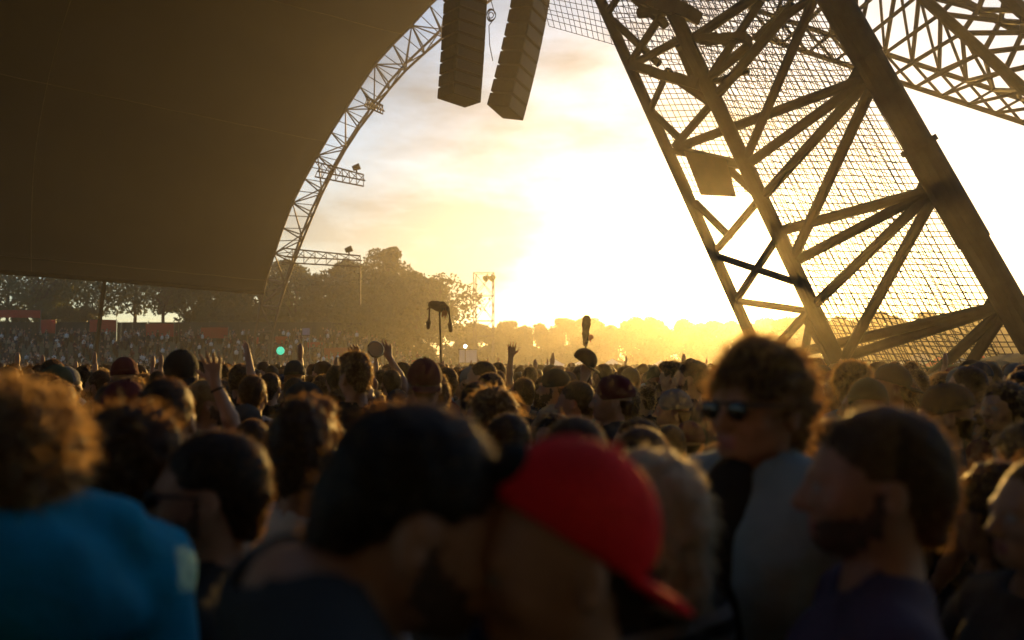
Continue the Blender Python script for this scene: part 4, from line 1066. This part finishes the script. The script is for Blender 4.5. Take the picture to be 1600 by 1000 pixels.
# the rest of the crowd, too many to count: joined simple figures
def sphere(nu, nv):
    v = [(0, 0, 1)]
    for j in range(1, nv):
        for i in range(nu): a = 2 * math.pi * i / nu; b = math.pi * j / nv; v.append((math.sin(b) * math.cos(a), math.sin(b) * math.sin(a), math.cos(b)))
    v.append((0, 0, -1)); f = []
    for i in range(nu): f.append((0, 1 + i, 1 + (i + 1) % nu)); f.append((len(v) - 1, len(v) - 2 - i, len(v) - 2 - (i + 1) % nu))
    for j in range(nv - 2):
        for i in range(nu):
            a, b = 1 + j * nu + i, 1 + j * nu + (i + 1) % nu; f.append((a, a + nu, b + nu)); f.append((a, b + nu, b))
    return np.array(v), np.array(f)
BIG, MID, LOW = sphere(8, 6), sphere(6, 4), sphere(5, 3)
def far_crowd(name, pts, label_mats):
    V = []; F3 = []; MI = []; n0 = 0; rs = np.random.default_rng(5)
    for (x, y, z, H) in pts:
        s = H / 1.75; a = rs.normal(.5, .7); ca, sa = math.cos(a), math.sin(a)
        cm = int(rs.integers(4, 4 + 7)); hm_ = int(rs.integers(0, 3)); far = y > 34; hd_ = MID if far else BIG; bd_ = LOW if far else MID
        segs = [((0, 0, 1.59), (.074, .090, .13), 3), ((0, .025, 1.655), (.088, .104, .098), hm_), ((0, 0, 1.22), (.245, .135, .28), cm), ((0, 0, .62), (.19, .14, .62), 4)]
        if rs.random() < .07:
            sd = rs.choice((-1, 1)); segs += [((sd * .24, -.05, 1.62), (.045, .045, .22), 3), ((sd * .24, -.07, 1.86), (.035, .03, .10), 3)]
        for c, r, m in segs:
            SV, SF = hd_ if c[2] > 1.5 else bd_
            q = SV * (1 + (rs.normal(0, .05, len(SV))[:, None] if m == hm_ else 0)) * np.array(r) + np.array(c)
            q = np.stack([q[:, 0] * ca - q[:, 1] * sa, q[:, 0] * sa + q[:, 1] * ca, q[:, 2]], 1) * s + np.array((x, y, z))
            V.append(q); F3.append(SF + n0); MI += [m] * len(SF); n0 += len(SV)
    o = mesh_obj(name, np.concatenate(V), np.concatenate(F3), None, None, True, label_mats, MI)
    return o
fm = [HAIR['black'], HAIR['brown'], HAIR['light'], SKIN[0], CLOTH['black'], CLOTH['charcoal'], CLOTH['navy'], CLOTH['grey'], CLOTH['white'], CLOTH['maroon'], CLOTH['sand']]
pts = [(x, y, 0, min(1.84, max(1.55, random.gauss(1.71, .07)))) for x, y, hmax in spots[N_IND:]]
yy = 34.5
while yy < 74:
    hw = .66 * yy + 2; n = int(2 * hw / 1.15)
    for i in range(n):
        x = -hw + 2 * hw * (i + random.uniform(-.3, .3)) / n
        pts.append((x, yy + random.uniform(-.4, .4), 0, min(1.84, max(1.55, random.gauss(1.71, .08)))))
    yy += 1.15
tag(far_crowd('crowd', pts, fm), 'dense backlit crowd stretching away to the tree line', 'crowd', kind='stuff')
pts = []
for i in range(1100):
    x, y = random.uniform(-78, -6), random.uniform(76, 96)
    if bank_height(x, y) > .25: pts.append((x, y, bank_height(x, y), random.gauss(1.70, .08)))
tag(far_crowd('bank_crowd', pts, fm), 'hazy far-off crowd covering the grass bank below the red banners', 'crowd', kind='stuff')

# ------------------------------------------------------------------ things held up over the crowd
M_PLUSH = mat('brown_plush', (.06, .03, .018), .9, .3, 20, bump=.5); M_RUST = mat('rusty_plush', (.22, .06, .02), .9, .3, 20, translucent=.3)
YB = 19.0
def T(x, y): return P(640 + x / 7.143, 455 + y / 7.143, YB)
ob_ = T(368, 900); bird = empty('bird_totem', (ob_.x, YB, 0)); tag(bird, 'plush long-legged bird totem on a pole with dangling boots', 'totem'); ob = np.array((ob_.x, YB, 0.0))
def t3(x, y, dy=0): q = T(x, y); return np.array((q.x, q.y + dy, q.z)) - ob
u = YB / FPX / 7.143
V, Q = sdf_mesh([ell(t3(325, 175), (88 * u, 50 * u, 54 * u), .05, 'u', np.array(Euler((0, R(18), 0)).to_matrix())), ell(t3(246, 146), 36 * u, .05), cone(t3(246, 150), t3(300, 150), 30 * u, 40 * u, .05),
                 cone(t3(225, 185), t3(190, 208), 12 * u, 4 * u, .02), cone(t3(370, 140), t3(425, 190), 28 * u, 20 * u, .04), cone(t3(425, 190), t3(441, 240), 18 * u, 13 * u, .03)], None, .016, .016, noise=(.004, 60, 3))
mesh_obj('plush_body', V, Q, M_PLUSH, bird, True)
for pts_, lab in (([(222, 195), (218, 310), (212, 350), (207, 405)], 'leg'), ([(441, 235), (450, 330), (450, 370), (459, 440)], 'leg')):
    V, Q = sdf_mesh([cone(t3(*pts_[0]), t3(*pts_[1]), 10 * u, 10 * u, .02), cone(t3(*pts_[1]), t3(*pts_[2]), 11 * u, 23 * u, .02), cone(t3(*pts_[2]), t3(*pts_[3]), 24 * u, 21 * u, .02)], None, .012, .012)
    mesh_obj(lab, V, Q, M_PLUSH, bird, True)
mb = MB()
for i in range(90):
    a = Vector(t3(385 + random.uniform(-25, 20), 200 + random.uniform(-30, 25), random.uniform(-.06, .06))); d = Vector((random.uniform(-.04, .08), random.uniform(-.05, .05), random.uniform(-.2, -.06)))
    mb.tube([a, a + d * .5, a + d], .008, 4, .002)
mb.build('tail_feathers', M_RUST, bird)
bar('pole', Vector((0, 0, .9)), Vector(t3(335, 225)), .022, M_STEEL, bird, 8)
Y2 = 17.0; q0 = P(916, 560, Y2); tot = empty('fuzzy_totem', (q0.x, Y2, 0)); tag(tot, 'tall fuzzy column totem with pink tassel above the lifted black cap', 'totem'); o2 = np.array((q0.x, Y2, 0.0))
def s3(x, y): q = P(870 + x / 5.554, 480 + y / 5.554, Y2); return np.array(tuple(q)) - o2
u2 = Y2 / FPX / 5.554
V, Q = sdf_mesh([cone(s3(258, 105), s3(255, 150), 37 * u2, 36 * u2, .03), cone(s3(255, 150), s3(252, 230), 33 * u2, 28 * u2, .05), cone(s3(250, 230), s3(248, 320), 28 * u2, 20 * u2, .04)], None, .014, .014, noise=(.008, 75, 6))
mesh_obj('fuzzy_column', V, Q, M_PLUSH, tot, True)
V, Q = sdf_mesh([ell(s3(292, 262), (26 * u2, .05, 24 * u2), .02), cone(s3(280, 270), s3(295, 300), 14 * u2, 5 * u2, .02)], None, .012, .012, noise=(.006, 70, 2)); mesh_obj('tassel', V, Q, mat('pink_tassel', (.55, .14, .08), .8, .2, 20, translucent=.3), tot, True)
mb = MB()
for i in range(60):
    a = Vector(s3(250 + random.uniform(-24, 24), 300 + random.uniform(-40, 20))); mb.box(a + Vector((0, random.uniform(-.1, .1), 0)), (.012, .004, .02), Euler((random.random() * 3, random.random() * 3, 0)).to_matrix())
mb.build('glitter', mat('glitter_foil', (.8, .7, .45), .15, .1, 5, metallic=.9), tot)['kind'] = 'stuff'
bar('pole', Vector((0, 0, .9)), Vector(s3(250, 250)), .02, M_STEEL, tot, 8)
# black cap held in the air
c0 = P(915, 561, 6.1); cap = empty('cap', c0); tag(cap, 'black cap held up in a hand against the hazy trees', 'cap')
Rc = np.array(Euler((R(20), R(28), R(25))).to_matrix())
V, Q = sdf_mesh(xform([ell((0, 0, 0), (.090, .085, .075)), half((0, 0, -1), .03)], Rc, (0, 0, 0)), None, .007, .007); mesh_obj('crown', V, Q, CLOTH['black'], cap, True)
V, Q = sdf_mesh(xform([ell((.05, -.03, -.028), (.085, .075, .010), .004)], Rc, (0, 0, 0)), None, .006, .006); mesh_obj('visor', V, Q, CLOTH['black'], cap, True)
# pale frame drum in the lifted hands
d0 = P(587, 546, 7.5); dr = empty('frame_drum', d0); tag(dr, 'pale round frame drum held up in two hands', 'drum')
mb = MB(); nrm = Vector((.45, -.85, .25)).normalized(); mb.tube([-nrm * .012, nrm * .012], .068, 28); mb.build('drumhead', mat('drum_skin', (.62, .5, .34), .5, .1, 8, translucent=.6), dr)
mb = MB(); a_ = nrm.orthogonal().normalized(); b_ = nrm.cross(a_); mb.tube([(a_ * math.cos(t) + b_ * math.sin(t)) * .070 for t in np.linspace(0, 2 * math.pi, 33)], .009, 6); mb.build('rim', mat('drum_rim_metal', (.6, .5, .3), .2, .1, 5, metallic=.9), dr, smooth=True)

# ------------------------------------------------------------------ haze
def build_haze():
    hz = MB(); hz.box((0, 72.5, 17.5), (330, 285, 37.0))
    m = bpy.data.materials.new('haze_air'); m.use_nodes = True; t = m.node_tree; t.nodes.clear()
    o = t.nodes.new('ShaderNodeOutputMaterial'); pv = t.nodes.new('ShaderNodeVolumePrincipled')
    pv.inputs['Color'].default_value = (.97, .91, .78, 1); pv.inputs['Density'].default_value = 0.0017; pv.inputs['Anisotropy'].default_value = 0.80
    t.links.new(pv.outputs[0], o.inputs['Volume'])
    h = hz.build('haze', m); h['kind'] = 'stuff'
build_haze()
